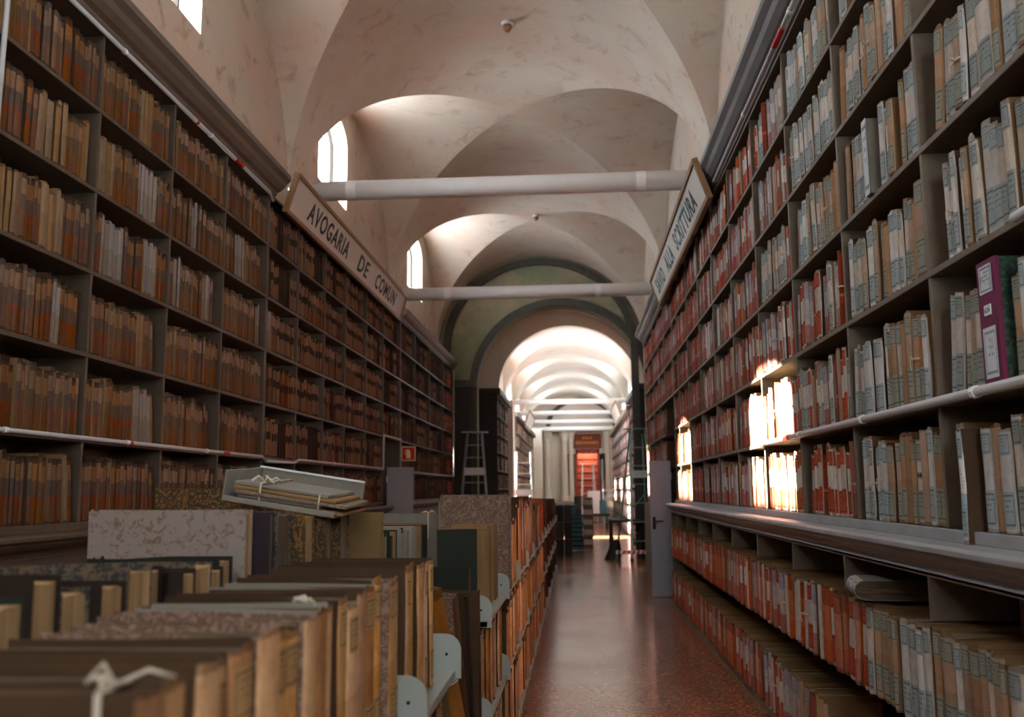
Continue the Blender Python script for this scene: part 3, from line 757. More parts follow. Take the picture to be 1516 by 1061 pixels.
# ------------------------------------------------------------------ volumes in the bookcases
recs_R, recs_L, recs_low = [], [], []
def pick(pairs):
    t = R_.random()*sum(w for w, *_ in pairs)
    for w, *r in pairs:
        t -= w
        if t <= 0: return r
    return pairs[-1][1:]
def choose_R(row, y, n):
    if y < 4.7 or (y < 5.9 and row < 5) and not (row >= 3 and y > 4.8):
        w = [(4, 'cream_blue', 'cream volume with blue labels'), (3.2, 'white_blue', 'whitish volume with pale blue labels'), (3, 'ochre_blue', 'ochre volume with grey labels'), (.8, 'plain_ochre', 'plain ochre volume')]
    elif y < 7.0 and row < 5:
        w = [(3, 'grey_rose', 'grey and rose volume'), (2, 'cream_blue', 'cream volume with blue labels'), (3, 'red_white', 'white volume with red bands'), (1, 'plain_ochre', 'plain ochre volume'), (.8, 'brick', 'brick-red volume')] if row != 2 else \
            [(3, 'cream_blue', 'cream volume with blue labels'), (2, 'ochre_blue', 'ochre volume with grey labels'), (1.5, 'red_pink', 'dusty pink-red volume'), (1, 'red_white', 'white volume with red bands')]
    elif y < 9.3:
        w = [(2.5, 'red_pink', 'dusty pink-red volume'), (2.5, 'grey_rose', 'grey and rose volume'), (2.5, 'red_white', 'white volume with red bands'), (1, 'plain_ochre', 'plain ochre volume'), (1, 'plain_cream', 'plain cream volume'), (.8, 'brick', 'brick-red volume')]
        if y < 7.4 and row >= 5: w = [(4, 'red_white', 'white volume with red bands'), (1, 'brick', 'brick-red volume')]
    elif y < 10.4:
        w = [(2, 'grey_rose', 'grey and rose volume'), (2, 'red_pink', 'dusty pink-red volume'), (2, 'brick', 'brick-red volume'), (1.5, 'plain_cream', 'plain cream volume')]
    else:
        w = [(4, 'brick', 'brick-red volume'), (2, 'red_pink', 'dusty pink-red volume'), (.5, 'grey_rose', 'grey and rose volume')]
    k, d = pick([(a, b, c) for a, b, c in w])
    return S[k], R_.choice([m_cov, m_cov, m_cov_dk]), (k, d)
for j in range(1, len(RY)-1):
    for row in range(6):
        far = RY[j] > 9
        recs_R += fill_bay(RY[j]+.013, RY[j+1]-.013, LV[row+1], 1, 1.402, .056 if j < 5 else .05, (.335, .405), .245, choose_R, row, j, 'labelled_volume',
                           fullness=R_.choice([1, 1, .97, .9]), lean_end=.6, missing=.035, tj=.42)
for j in range(len(RY2)-1):
    for row in range(6):
        if j == 0 and row > 2: continue
        recs_R += fill_bay(RY2[j]+.013, RY2[j+1]-.013, LV[row+1], 1, 1.402, .05, (.35, .40), .24, choose_R, row, 20+j, 'labelled_volume')
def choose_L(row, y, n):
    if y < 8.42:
        w = [(5, 'tan_rust', 'tan-topped rust volume'), (2.5, 'tan_rust2', 'tan and brown volume'), (1.2, 'left_grey_dim', 'worn grey volume'), (1.6, 'left_tan_dim', 'plain tan volume')]
        if y > 6.3: w = [(5, 'tan_pink', 'brown volume with pink label'), (3, 'tan_rust2', 'tan and brown volume'), (.7, 'left_grey_dim', 'worn grey volume')]
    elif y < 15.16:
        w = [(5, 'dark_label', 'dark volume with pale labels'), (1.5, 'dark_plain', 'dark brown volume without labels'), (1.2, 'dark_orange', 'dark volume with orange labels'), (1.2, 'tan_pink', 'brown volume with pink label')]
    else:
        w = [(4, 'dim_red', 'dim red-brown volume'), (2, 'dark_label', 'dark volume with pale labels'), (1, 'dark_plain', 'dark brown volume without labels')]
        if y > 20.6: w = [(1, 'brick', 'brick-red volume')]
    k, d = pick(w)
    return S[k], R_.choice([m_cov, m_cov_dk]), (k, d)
_runs = {}
def run_L(choose):
    # volumes of a set share one binding over short runs
    def f(row, y, n):
        key = row
        r = _runs.get(key)
        if r is None or r[0] <= 0 or abs(y-r[2]) > .6: r = [R_.randint(1, 7), choose(row, y, n), y]; _runs[key] = r
        r[0] -= 1; r[2] = y
        return r[1]
    return f
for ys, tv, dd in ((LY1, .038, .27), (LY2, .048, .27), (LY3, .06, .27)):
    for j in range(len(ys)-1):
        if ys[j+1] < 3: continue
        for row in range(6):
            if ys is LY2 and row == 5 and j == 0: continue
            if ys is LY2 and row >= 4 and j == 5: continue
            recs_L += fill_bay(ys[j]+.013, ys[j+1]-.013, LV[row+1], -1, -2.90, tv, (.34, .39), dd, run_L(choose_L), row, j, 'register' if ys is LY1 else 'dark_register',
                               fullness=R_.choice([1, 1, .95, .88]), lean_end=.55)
def choose_low(row, y, n):
    if y < 4.4: w = [(3, 'cream_blue', 'cream bundle with blue labels'), (2, 'white_blue', 'whitish bundle with pale blue labels'), (3, 'ochre_blue', 'ochre bundle with grey labels')]
    elif y < 7.6: w = [(4, 'red_white', 'white bundle with red bands'), (2, 'orange', 'orange bundle'), (1.5, 'grey_rose', 'grey and rose bundle'), (1, 'plain_cream', 'cream bundle')]
    else: w = [(4, 'orange', 'orange bundle'), (2, 'grey_rose', 'grey and rose bundle'), (1, 'red_white', 'white bundle with red bands')]
    if row == 1 and 3.5 < y < 6.2: w = [(3, 'grey_rose', 'grey and rose bundle'), (2, 'ochre_blue', 'ochre bundle with grey labels'), (2, 'brick', 'brick-red bundle'), (2, 'plain_ochre', 'plain ochre bundle')]
    k, d = pick(w); return S[k], m_cov, (k, d)
for j in range(1, len(RY)-1):
    for row, z in ((0, .66), (1, .06)):
        recs_low += fill_bay(RY[j]-.004, RY[j+1]+.012, z, 1, 1.295, .064, (.37, .405), .32, choose_low, row, j, 'folio_bundle', lean_end=.6, missing=.03, fullness=1.0, tj=.4)

rowname = ['top shelf', 'second shelf down', 'third shelf down', 'fourth shelf down', 'fifth shelf down', 'lowest upper shelf']
def assign(recs, limit, group, lab_of, detail_of):
    vis = sorted([p for p in recs if view_area(p) > 0], key=view_area, reverse=True)
    chosen, rest = vis[:limit], vis[limit:]
    for p in chosen:
        k = p['desc'][0]
        p['labmat'] = {'cream_blue': L_['blue'], 'white_blue': L_['pale'], 'ochre_blue': L_['ochre'], 'red_white': L_['red'], 'red_pink': L_['rose']}.get(k)
        det = detail_of(p)
        if det and p['labmat']:
            p['mat'] = {'cream_blue': S['plain_cream'], 'white_blue': S['greyish2'], 'ochre_blue': S['plain_ochre'], 'red_white': S['plain_cream'], 'red_pink': S['plain_cream']}[k]
        o = place_obj(p, det); p['obj'] = o; tag(o, lab_of(p), 'book', group(p))
    return rest
S['greyish2'] = spine_mat('spine_whitish', [(0,'c6c2be'),(.5,'c4beb6')], text=.1, edge='7a6c5c')
bayR = {1: 'first', 2: 'second', 3: 'third', 4: 'fourth', 5: 'fifth', 6: 'sixth', 7: 'seventh', 8: 'eighth', 9: 'ninth', 10: 'tenth', 11: 'eleventh'}
FB = 2   # the first right bay in view
def lab_R(p): return '%s, %s from near end, %s, %s right bay' % (p['desc'][1], ordn(p['n']), rowname[p['row']], ordn(p['bay']-FB+1) if p['bay'] < 20 else 'far '+ordn(p['bay']-19))
near_R = [p for p in recs_R if p['bay'] >= 2]
# leave room for the special boxes on the right shelves
def clear(recs, y0, y1, row): return [p for p in recs if not (p['row'] == row and p['y']+p['t']/2 > y0 and p['y']-p['t']/2 < y1)]
near_R = clear(near_R, 3.05, 3.215, 4)
near_R = clear(near_R, 4.205, 4.30, 2); near_R = clear(near_R, 3.362, 3.41, 5)
rest = assign(near_R, 300, lambda p: 'volumes on the '+rowname[p['row']]+' of the right bookcase', lab_R, lambda p: p['y'] < 7.1)
merge_rest('archive_volumes', [p for p in rest if p['mat']], 'brick-red and pink volumes filling the far shelves of the right wall', 'books')
LB = {id(LY1): 'left', id(LY2): 'middle left', id(LY3): 'far left'}
def lab_L(p):
    if p['kind'] == 'register': return '%s, %s from near end, %s, %s bay on left' % (p['desc'][1], ordn(p['n']), rowname[p['row']], ordn(p['bay']-2))
    return '%s, %s from near end, %s, %s signboard bay' % (p['desc'][1], ordn(p['n']), rowname[p['row']], ordn(p['bay']+1))
regs = [p for p in recs_L if p['kind'] == 'register']; darks = [p for p in recs_L if p['kind'] != 'register']
for p in darks:
    if p['y'] > 15.2: p['kind'] = 'far_register'
rest = assign(regs, 300, lambda p: 'registers on the '+rowname[p['row']]+' of the left bookcase', lab_L, lambda p: False)
merge_rest('archive_registers', rest, 'thin tan and rust registers filling the rest of the near left bookcase', 'books')
d2 = [p for p in darks if p['kind'] == 'dark_register']
rest = assign(d2, 290, lambda p: 'dark registers on the '+rowname[p['row']]+' below the signboard', lab_L, lambda p: False)
merge_rest('dark_registers', rest+[p for p in darks if p['kind'] == 'far_register'], 'dark and dim red registers in the far left bookcases beyond the signboard', 'books')
lown = ['upper shelf under counter', 'bottom shelf']
def lab_low(p): return '%s, %s from near end, %s, %s bay' % (p['desc'][1], ordn(p['n']), lown[p['row']], ordn(p['bay']-FB+1))
recs_low = [p for p in recs_low if p['bay'] >= 2]
rest = assign(recs_low, 300, lambda p: 'bundles on the '+lown[p['row']], lab_low, lambda p: p['y'] < 6.9)
if rest: merge_rest('folio_bundles', rest, 'bundles at the far end below the right counter', 'books')

# ------------------------------------------------------------------ signboards, doors, pipes, small signs
def word(txt, m, parent, name, width, height, loc, axis, bold=.022):
    """lettering fitted to width x height; axis 'L': reads along +y facing +x, 'R': reads along -y facing -x, 'F': along +x facing -y"""
    cu = bpy.data.curves.new(name, 'FONT'); cu.body = txt; cu.extrude = .0; cu.resolution_u = 3; cu.size = 1; cu.space_character = 1.16; cu.offset = bold
    tmp = bpy.data.objects.new(name, cu); col.objects.link(tmp)
    dg = bpy.context.evaluated_depsgraph_get(); me = bpy.data.meshes.new_from_object(tmp.evaluated_get(dg))
    bpy.data.objects.remove(tmp); bpy.data.curves.remove(cu)
    P = np.array([v.co[:] for v in me.vertices]); lo, hi = P.min(0), P.max(0)
    for v in me.vertices:
        x = (v.co[0]-lo[0])/(hi[0]-lo[0])*width; z = (v.co[1]-lo[1])/(hi[1]-lo[1])*height
        v.co = (x, 0, z)
    me.materials.clear(); me.materials.append(m); me.name = name
    o = bpy.data.objects.new(name, me); col.objects.link(o)
    sol = o.modifiers.new('thick', 'SOLIDIFY'); sol.thickness = .004
    if parent: o.parent = parent
    o.location = loc; o.rotation_euler = {'L': (0, 0, PI/2), 'R': (0, 0, -PI/2), 'F': (0, 0, 0)}[axis]
    return o
def signboard(name, label, x, y0, y1, z0, h, side, tilt, words, mb, ml):
    root = empty(name, (x, y0, z0), label=label, cat='sign'); s = side; L = y1-y0
    root.rotation_euler = (0, tilt*(-s) if False else 0, 0)
    root.rotation_euler = (0, (-1 if s > 0 else 1)*tilt, 0)
    fr = .045; th = .05
    def bx(y0_, y1_, za, zb, xa=0, xb=th):
        a, b = sorted((s*xa, s*xb)); return G().box(a, b, y0_, y1_, za, zb)
    bx(fr, L-fr, fr, h-fr, .008, th-.008).make('panel', mb, root)
    g = G(); 
    for q in ((0, L, 0, fr), (0, L, h-fr, h), (0, fr, fr, h-fr), (L-fr, L, fr, h-fr)):
        a, b = sorted((s*-.012, s*th)); g.box(a, b, *q)
    g.make('frame', m_frame, root, bevel=.003)
    for t, ya, yb in words:
        if s < 0: word(t, ml, root, 'lettering', yb-ya, h*.44, (.006-.008+.001, ya-y0, h*.27), 'L')
        else: word(t, ml, root, 'lettering', yb-ya, h*.44, (-.006+.008-.001, yb-y0, h*.27), 'R')
    return root
# panel face of the left board looks to +x
def left_sign():
    root = empty('signboard', (-2.80, 8.62, 4.30), label='long framed signboard reading AVOGARIA DE COMUN above the left shelves', cat='sign')
    root.rotation_euler = (0, math.radians(17), 0)
    L = 14.56-8.62; h = .42; fr = .04
    G().box(-.03, .0, fr, L-fr, fr, h-fr).make('panel', m_board, root)
    g = G()
    for q in ((0, L, 0, fr), (0, L, h-fr, h), (0, fr, fr, h-fr), (L-fr, L, fr, h-fr)): g.box(-.04, .018, *q)
    g.make('frame', m_frame, root, bevel=.003)
    for t, ya, yb in (('AVOGARIA', 9.22, 10.92), ('DE', 11.46, 12.0), ('COMUN', 12.48, 13.86)):
        word(t, m_letter, root, 'lettering', yb-ya, h*.50, (.003, ya-8.62, h*.25), 'L')
    g = G()
    for y in (1.2, 4.4): g.box(-.14, -.03, y, y+.03, .1, .14)
    g.make('wall_bracket', m_black, root)
left_sign()
def right_sign():
    root = empty('signboard', (1.30, 8.5, 4.27), label='long framed signboard reading SAVIO ALLA SCRITTURA above the right shelves', cat='sign')
    root.rotation_euler = (0, math.radians(-19), 0)
    L = 13.7-8.5; h = .42; fr = .04
    G().box(0, .03, fr, L-fr, fr, h-fr).make('panel', m_board, root)
    g = G()
    for q in ((0, L, 0, fr), (0, L, h-fr, h), (0, fr, fr, h-fr), (L-fr, L, fr, h-fr)): g.box(-.018, .04, *q)
    g.make('frame', m_frame, root, bevel=.003)
    for t, ya, yb in (('SCRITTURA', 9.05, 10.85), ('ALLA', 11.2, 11.95), ('SAVIO', 12.35, 13.3)):
        word(t, m_letter_b, root, 'lettering', yb-ya, h*.50, (-.003, yb-8.5, h*.25), 'R')
    g = G()
    for y in (1.2, 3.9): g.box(.03, .13, y, y+.03, .1, .14)
    g.make('wall_bracket', m_black, root)
right_sign()
def pipe(name, label, pts, r=.013, reds=(), m=None):
    root = empty(name, pts[0], label=label, cat='pipe'); p0 = Vector(pts[0])
    G().tube([Vector(p)-p0 for p in pts], r, 8).make('conduit', m or m_white, root, smooth=True)
    for a, b in reds: G().tube([Vector(a)-p0, Vector(b)-p0], r*1.25, 8).make('red_tape', m_red, root)
    n = 0
    for a, b in zip(pts, pts[1:]):
        a, b = Vector(a), Vector(b); L = (b-a).length
        if L > 1.5:
            k = int(L/1.6)
            for i in range(1, k+1):
                c = a+(b-a)*(i/(k+1)) - p0; t = (b-a).normalized(); G().tube([c-t*.015, c+t*.015], r*1.25, 8).make('clip', m_white, root)
m_pipe = plain('pipe_grey_white', 'b4b2b0', .45, var=.08)
pipe('detector_pipe', 'grey-white pipe under the left cornice with red tape rings', [(-2.87, 2.6, 4.415), (-2.87, 8.35, 4.415), (-2.87, 8.45, 4.36)], .016, [((-2.87, 6.62, 4.415), (-2.87, 6.65, 4.415)), ((-2.87, 7.45, 4.415), (-2.87, 7.62, 4.415))], m_pipe)
pipe('detector_pipe', 'light pipe along the left shelf edge two rows above the counter', [(-2.872, 3.2, 1.90), (-2.872, 8.35, 1.90), (-2.872, 8.42, 1.85)], .013, [((-2.872, 5.8, 1.90), (-2.872, 5.83, 1.90)), ((-2.872, 7.4, 1.90), (-2.872, 7.52, 1.90))], m_pipe)
pipe('detector_pipe', 'thin pipe stepping around the dark doorway in the left bookcase', [(-2.875, 8.5, 1.86), (-2.875, 9.35, 1.87), (-2.875, 9.5, 1.905), (-2.875, 13.75, 1.905), (-2.875, 13.78, 2.41), (-2.875, 15.12, 2.41), (-2.875, 15.14, 1.9)], .014, [], m_pipe)
pipe('detector_pipe', 'thin light pipe along the farthest left bookcase', [(-2.87, 15.3, 1.9), (-2.87, 21.75, 1.9), (-2.87, 21.76, 4.4)], .014, [], m_pipe)
pipe('detector_pipe', 'bluish-white pipe under the right cornice with red tape rings', [(1.335, 2.2, 4.405), (1.335, 8.4, 4.405)], .018, [((1.335, 5.5, 4.405), (1.335, 5.75, 4.405))], m_pipe)
pipe('detector_pipe', 'white pipe on the right shelf edge below the magenta box file', [(1.375, 2.0, 1.892), (1.375, 7.05, 1.892)], .018, [((1.375, 6.05, 1.892), (1.375, 6.2, 1.892))], m_pipe)
pipe('detector_pipe', 'short white pipe end on the shelf above the magenta box file', [(1.372, 2.4, 2.395), (1.372, 2.88, 2.395)], .017, [], m_white)
pipe('detector_pipe', 'white vertical pipe at the extreme left edge', [(-2.80, 4.14, 3.3), (-2.80, 4.16, 4.2)], .014, [], m_pipe)
def fire_door(label, x0, x1, y, side, h=1.98):
    root = empty('fire_door', (x0, y, 0), label=label, cat='door'); w = x1-x0
    G().box(0, w, 0, .05, .01, h).make('leaf', m_grey, root, bevel=.004)
    hx = .05 if side > 0 else w-.05
    g = G(); g.box(hx-.022, hx+.022, -.012, 0, .98, 1.16); g.tube([(hx, -.012, 1.1), (hx, -.05, 1.1)], .01, 8)
    e = hx + (.13 if side > 0 else -.13); g.tube([(hx, -.05, 1.1), (e, -.05, 1.1)], .010, 8)
    g.make('handle', m_black, root, bevel=.002)
    g = G()
    hxx = w if side > 0 else 0
    for z in (.3, 1.0, 1.7): g.tube([(hxx, -.006, z), (hxx, -.006, z+.1)], .012, 8)
    g.make('hinge', m_alu, root)
fire_door('open pale grey metal fire door at the end of the right counter', 1.085, 1.40, 13.95, 1)
fire_door('open blue-grey metal fire door in front of the left bookcase', -2.86, -2.46, 13.95, -1, 1.93)
def flag_sign(label, x, y, z, s, m, facing=0):
    root = empty('fire_extinguisher_sign', (x, y, z), label=label, cat='sign')
    G().box(0, s, 0, .004, 0, s).make('plate', m_yellow, root)
    G().box(s*.06, s*.94, -.002, 0, s*.06, s*.94).make('red_field', m, root)
    g = G(); g.V, g.F = [], []
    g.lathe([(0, 0), (s*.13, 0), (s*.14, s*.06), (s*.14, s*.42), (s*.10, s*.52), (s*.04, s*.55), (s*.04, s*.62), (0, s*.62)], s*.5, 0, 14, s*.17)
    g.V = [(a, b*.05-.004, c) for a, b, c in g.V]; g.make('extinguisher_symbol', m_yellow, root)
    g = G(); g.tube([(s*.46, -.004, s*.78), (s*.3, -.004, s*.7), (s*.28, -.004, s*.4)], s*.02, 6); g.make('hose_symbol', m_yellow, root)
flag_sign('red square fire extinguisher sign above the left grey door', -2.84, 15.0, 2.06, .235, m_red)
m_pink = plain('pink_sign', 'c8426a', .5, var=.1)  # pink version of the red field
flag_sign('pink extinguisher sign at the end of the left bookcases', -2.84, 21.9, 2.18, .26, m_pink)
flag_sign('small red and white extinguisher sign beyond the right doorway', 1.42, 23.84, 1.69, .235, m_red)

# magenta box file and white file on the right shelves
def box_file():
    root = empty('box_file', (1.385, 3.13, LV[5]), label='magenta-spined green marbled box file numbered 634 on the right shelf', cat='box')
    w, h, d = .135, .42, .24
    G().box(.004, d, -w/2, w/2, .0, h).make('box', m_mar_green, root, bevel=.002)
    G().box(-.004, .012, -w/2-.002, w/2+.002, 0, h+.002).make('spine', m_magenta, root, bevel=.002)
    def lab(z0, z1, yy=.048, nm='label'):
        V = [(-.0065, yy, z0), (-.0065, -yy, z0), (-.0065, -yy, z1), (-.0065, yy, z1)]
        return mesh(nm, V, [(0, 1, 2, 3)], [L_['white']], root, uv=[(0, 0), (1, 0), (1, 1), (0, 1)])
    lab(.025, .195); lab(.31, .405)
    G().box(-.0075, -.0045, -.024, .024, .235, .27).make('number_label', m_whitepaper, root)
    word('634', m_letter, root, 'number', .034, .018, (-.0085, .017, .243), 'R', 0)
box_file()
def white_file():
    root = empty('file_box', (1.378, 4.25, LV[3]), label='clean white printed file standing among worn volumes on the right shelf', cat='file')
    G().box(.002, .25, -.035, .035, 0, .36).make('cover', m_cov_grey, root, bevel=.002)
    V = [(-.001, .035, .0), (-.001, -.035, .0), (-.001, -.035, .365), (-.001, .035, .365)]
    mesh('spine_sheet', V, [(0, 1, 2, 3)], [L_['white']], root, uv=[(0, 0), (1, 0), (1, 1), (0, 1)])
white_file()

# ------------------------------------------------------------------ volumes placed by hand
def single(name, label, cat, x, y, z, t, h, d, side, mat, cov, pages, tilt=0, lab=None, tie=False, group=None, seed=0, bow=.3, over=.004, lay=None, lab_rng=((.74, .93), (.06, .30)), yawr=0):
    """side +1: spine faces -x; side -1: spine faces +x"""
    (V, F, mi, uv), (PV, PF), lb = volume(t, h, d, 900+seed, bow=bow, torn=.5, cover_over=over)
    root = empty(name, (x, y, z), label=label, cat=cat, **({'group': group} if group else {}))
    th = -PI/2 if side > 0 else PI/2
    lift = abs(math.sin(tilt))*t/2
    lean = tilt if side > 0 else -tilt
    Mx = Matrix.Translation((x, y, z+lift)) @ Matrix.Rotation(th+yawr, 4, 'Z') @ Matrix.Rotation(lean, 4, 'Y')
    if lay is not None: Mx = lay
    root.matrix_world = Mx
    mesh('binding', V, F, [mat, cov, pages], root, mi=mi, uv=uv)
    mesh('page_block', PV, PF, [pages], root)
    if lab:
        for nm, (a, b) in zip(('upper_label', 'lower_label'), lab_rng):
            LV_, LF, lu = lb(a, b, .14, .86); mesh(nm, LV_, LF, [lab], root, uv=lu, smooth=True)
    if tie:
        g = G(); w = .0075
        yy = d*(.12 if tie == 1 else .82)
        # tape over the top edge with a loose bow
        g.box(-t/2-.003, t/2+.003, yy-w/2, yy+w/2, h+.0005, h+.003)
        for sx in (-1, 1): g.box(sx*(t/2+.0025)-.001, sx*(t/2+.0025)+.001, yy-w/2, yy+w/2, h-.16, h+.002)
        q = random.Random(seed)
        for k in range(4):
            a = q.uniform(0, 2*PI); r = q.uniform(.02, .036); hh = q.uniform(.012, .03)
            if k < 2: P = [(0, yy, h+.004), (math.cos(a)*r*.6, yy+math.sin(a)*r*.6, h+hh), (math.cos(a+.3)*r*1.3, yy+math.sin(a+.3)*r*1.3, h+hh*.6), (math.cos(a+.9)*r*.7, yy+math.sin(a+.9)*r*.7, h+.010), (.002, yy+.002, h+.005)]
            else: P = [(0, yy, h+.004), (math.cos(a)*r, yy+math.sin(a)*r, h+hh*.7), (math.cos(a+.2)*r*1.9, yy+math.sin(a+.2)*r*1.9, h+.004)]
            g.tube(P, [.0022, .0028, .0028, .0024, .002][:len(P)], 6)
        g.make('tie', m_string, root, smooth=True)
    return root
# curled bundles lying across the lower right shelf
def lying(label, x, y, z, rz, t, h, d, seed, mat, pitch=0, lab=L_['pale'], roll_=0):
    Mx = Matrix.Translation((x, y, z+t/2)) @ Matrix.Rotation(rz, 4, 'Z') @ Matrix.Rotation(pitch, 4, 'Y') @ Matrix.Rotation(roll_, 4, 'X') @ Matrix.Rotation(PI/2, 4, 'Y')
    return single('rolled_bundle', label, 'book', 0, 0, 0, t, h, d, 1, mat, m_cov_grey, m_pages_dk, lay=Mx, lab=lab, seed=seed, bow=1.0, lab_rng=((.62, .92), (.08, .42)))
lying('whitish curled bundle lying on top of the upright bundles under the right counter', 1.27, 4.60, 1.075, -1.72, .085, .30, .34, 41, S['greyish2'])
lying('curled bundle lying on the bottom right shelf, upper of two', 1.21, 3.95, .52, -2.35, .07, .32, .34, 42, S['cream_blue'], roll_=.25)
lying('curled bundle lying on the bottom right shelf, lower of two', 1.22, 3.85, .43, -2.3, .07, .32, .34, 43, S['ochre_blue'], roll_=.3)
single('protruding_volume', 'narrow white labelled volume jutting out over the right counter with a tied string', 'book', 1.352, 3.385, 1.371, .042, .40, .25, 1, S['white_blue'], m_cov_dk, m_pages, lab=L_['pale'], seed=51)
# back row of pale blue volumes seen through the gap under the counter
for i in range(13):
    y = 3.05 + i*.085 if i < 7 else 4.02+(i-7)*.085
    single('back_row_volume', 'blue labelled volume in the back row under the right counter, %s from near end' % ordn(i+1), 'book', 1.60, y, .86, .06, .36, .17, 1, S['white_blue'] if i % 3 else S['ochre_blue'], m_cov, m_pages, lab=None, seed=60+i, group='back row under the right counter')
G().box(1.60-XRF, .39, RY[2]-RY[0], RY[5]-RY[0], .84, .86).make('rear_step', m_case, bR)

# ------------------------------------------------------------------ the metal rack down the middle
RX0, RX1, RXM = -1.27, -.405, -.84
RK = [.45, 1.49, 2.53, 3.26, 4.42, 5.58, 6.72, 7.86, 9.0, 10.2, 11.4, 12.6, 13.8, 15.0, 16.4, 17.8, 19.2]
TOPZ, MIDZ, LOWZ = .97, .51, .06
rack_pos = ['nearest the camera', 'second from the camera', 'short third one with a bare plate', 'fourth, with the leaning dark volumes', 'fifth from the camera', 'sixth from the camera', 'seventh from the camera', 'eighth from the camera', 'ninth from the camera']
for i, (a, b) in enumerate(zip(RK, RK[1:])):
    a2 = a+.002; L = b-a-.004
    root = empty('shelving_unit', (RXM, a2, 0), label='grey metal low shelving unit, ' + (rack_pos[i] if i < 9 else ordn(i+1)+' along the aisle'), cat='shelf', group='low metal shelving units in the middle')
    for z in (TOPZ, MIDZ, LOWZ):
        for s in (-1, 1):
            if z == TOPZ and s == 1 and i == 3: continue
            w = RX1-RXM
            x0, x1 = sorted((s*.015, s*(w-.02)))
            G().box(x0, x1, 0, L, z-.03, z).make('shelf_plate', m_rack, root, bevel=.003)
            for y in ((0, L) if z == TOPZ else (0,)):
                # rounded bracket plate standing at the end of the plate
                hh = .118; n = 8; P = [(s*.05, z-.03), (s*w, z-.03)] + [(s*(w-.055+.055*math.cos(q)), z+hh-.055+.055*math.sin(q)) for q in [PI/2*k/n for k in range(n+1)]] + [(s*.05, z+hh)]
                if s < 0: P = P[::-1]
                g = G().prof(P, y-.0015 if y else 0, y+.0015 if y else .003); o = g.make('end_bracket', m_rack, root)
                if z == TOPZ: G().tube([(s*(w-.05), y-.006, z+.05), (s*(w-.05), y+.006, z+.05)], .005, 8).make('bolt', m_black, o)
    G().box(-.014, .014, 0, L, 0, TOPZ-.03).make('back_sheet', m_rack, root)
    G().box(-.02, .02, 0, .03, 0, TOPZ+.1).make('upright', m_rack, root)
    g = G(); g.box(-(RX1-RXM)+.02, RX1-RXM-.02, 0, L, 0, .03); g.make('base', m_rack, root)
rk = []
PAL_ = [('parch', m_cov_dk, 'ochre parchment ledger'), ('parch_dk', m_cov_dk, 'brown parchment ledger'), ('parch', m_cov_dk, 'pale ochre ledger'), ('parch', m_mar_brown, 'ochre ledger with speckled boards'), ('parch_dk', m_cov_grey, 'brown ledger with grey boards')]
rack_rest = []
def rack_row(y0, y1, z, side, x, tavg, hr, d, palette, pre, tie=.0, lab=True, pages=m_pages_dk, lean=0, rest=False):
    y = y0; n = 0; tl = 0
    while True:
        t = tavg*R_.uniform(.72, 1.35); h = R_.uniform(*hr)
        nt = lean*R_.uniform(.6, 1.2) + R_.uniform(-.01, .014)
        y += max(0, nt-tl)*h*.6; tl = nt
        if y+t > y1: break
        n += 1; k, cv, ds = R_.choice(palette)
        if rest: rack_rest.append(dict(y=y+t/2, z=z, t=t, h=h, d=d, tilt=nt, x=x-side*R_.uniform(-.012, .014), side=side, mat=S[k], cov=cv)); y += t+.0015; continue
        r = single('ledger', '%s, %s %s' % (ds, ordn(n), pre), 'book', x-side*R_.uniform(-.012, .014)*1.0, y+t/2, z+.001, t, h, d*R_.uniform(.93, 1.04), side, S[k], cv, pages if not callable(pages) else pages(), tilt=nt,
               lab=L_['parch'] if lab and R_.random() < .75 else None, tie=(1 if R_.random() < tie else 0), seed=int(y*1000)+int(z*10)*7+side, bow=R_.uniform(.12, .35), group='ledgers '+pre.replace('from near end ', ''))
        y += t+.0015
# right face, top plate, from the camera to the bare plate
rack_row(.72, 2.52, TOPZ, -1, -.475, .078, (.372, .402), .37, PAL_, 'on the nearest top plates facing the aisle', tie=.22)
rack_row(2.54, 3.08, TOPZ, -1, -.468, .075, (.385, .408), .37, [PAL_[0], PAL_[2]], 'beside the bare plate end', tie=.12)
# left face, fore-edges towards the aisle, covers dark
LP = [('leather', m_black2 := cover_mat('cover_blackish', '1c1612', '30261e'), 'dark-covered volume showing cream page edges'), ('leather', m_mar_dark, 'dark marbled volume showing page edges'), ('leather', m_cov_green, 'dark green volume showing page edges')]
rack_row(.9, 2.02, TOPZ, 1, -1.25, .085, (.43, .47), .355, LP, 'in the far-side row, lower left', lab=False, pages=m_pages_hi)
rack_row(2.06, 2.5, TOPZ, 1, -1.25, .09, (.42, .44), .36, LP, 'before the big marbled folio', lab=False, pages=m_pages_hi)
H = dict(mat=S['leather'])
single('folio', 'big grey-brown marbled folio seen broadside on the low shelving', 'book', -1.41, 2.64, TOPZ+.001, .055, .555, .47, 1, S['greyish'], m_mar_grey, m_pages_hi, seed=301)
single('folio', 'thin dark plum folio behind the big marbled one', 'book', -1.37, 2.72, TOPZ+.001, .035, .545, .47, 1, S['leather'], plain('plum_cover', '2a1c22', .7), m_pages_dk, seed=302)
single('folio', 'thick blue-black marbled folio with a worn corner', 'book', -1.34, 2.86, TOPZ+.001, .13, .54, .44, 1, S['leather'], m_mar_dark, m_pages_dk, seed=303, tilt=.04)
single('folio', 'gold and black marbled folio with a crumpled cream fore-edge', 'book', -1.32, 3.04, TOPZ+.001, .11, .53, .45, 1, S['leather'], m_mar_gold, m_pages_hi, seed=304, tilt=.05)
single('folio', 'second gold marbled folio behind the crumpled one', 'book', -1.31, 3.19, TOPZ+.001, .10, .525, .46, 1, S['leather'], m_mar_gold, m_pages, seed=305, tilt=.04)
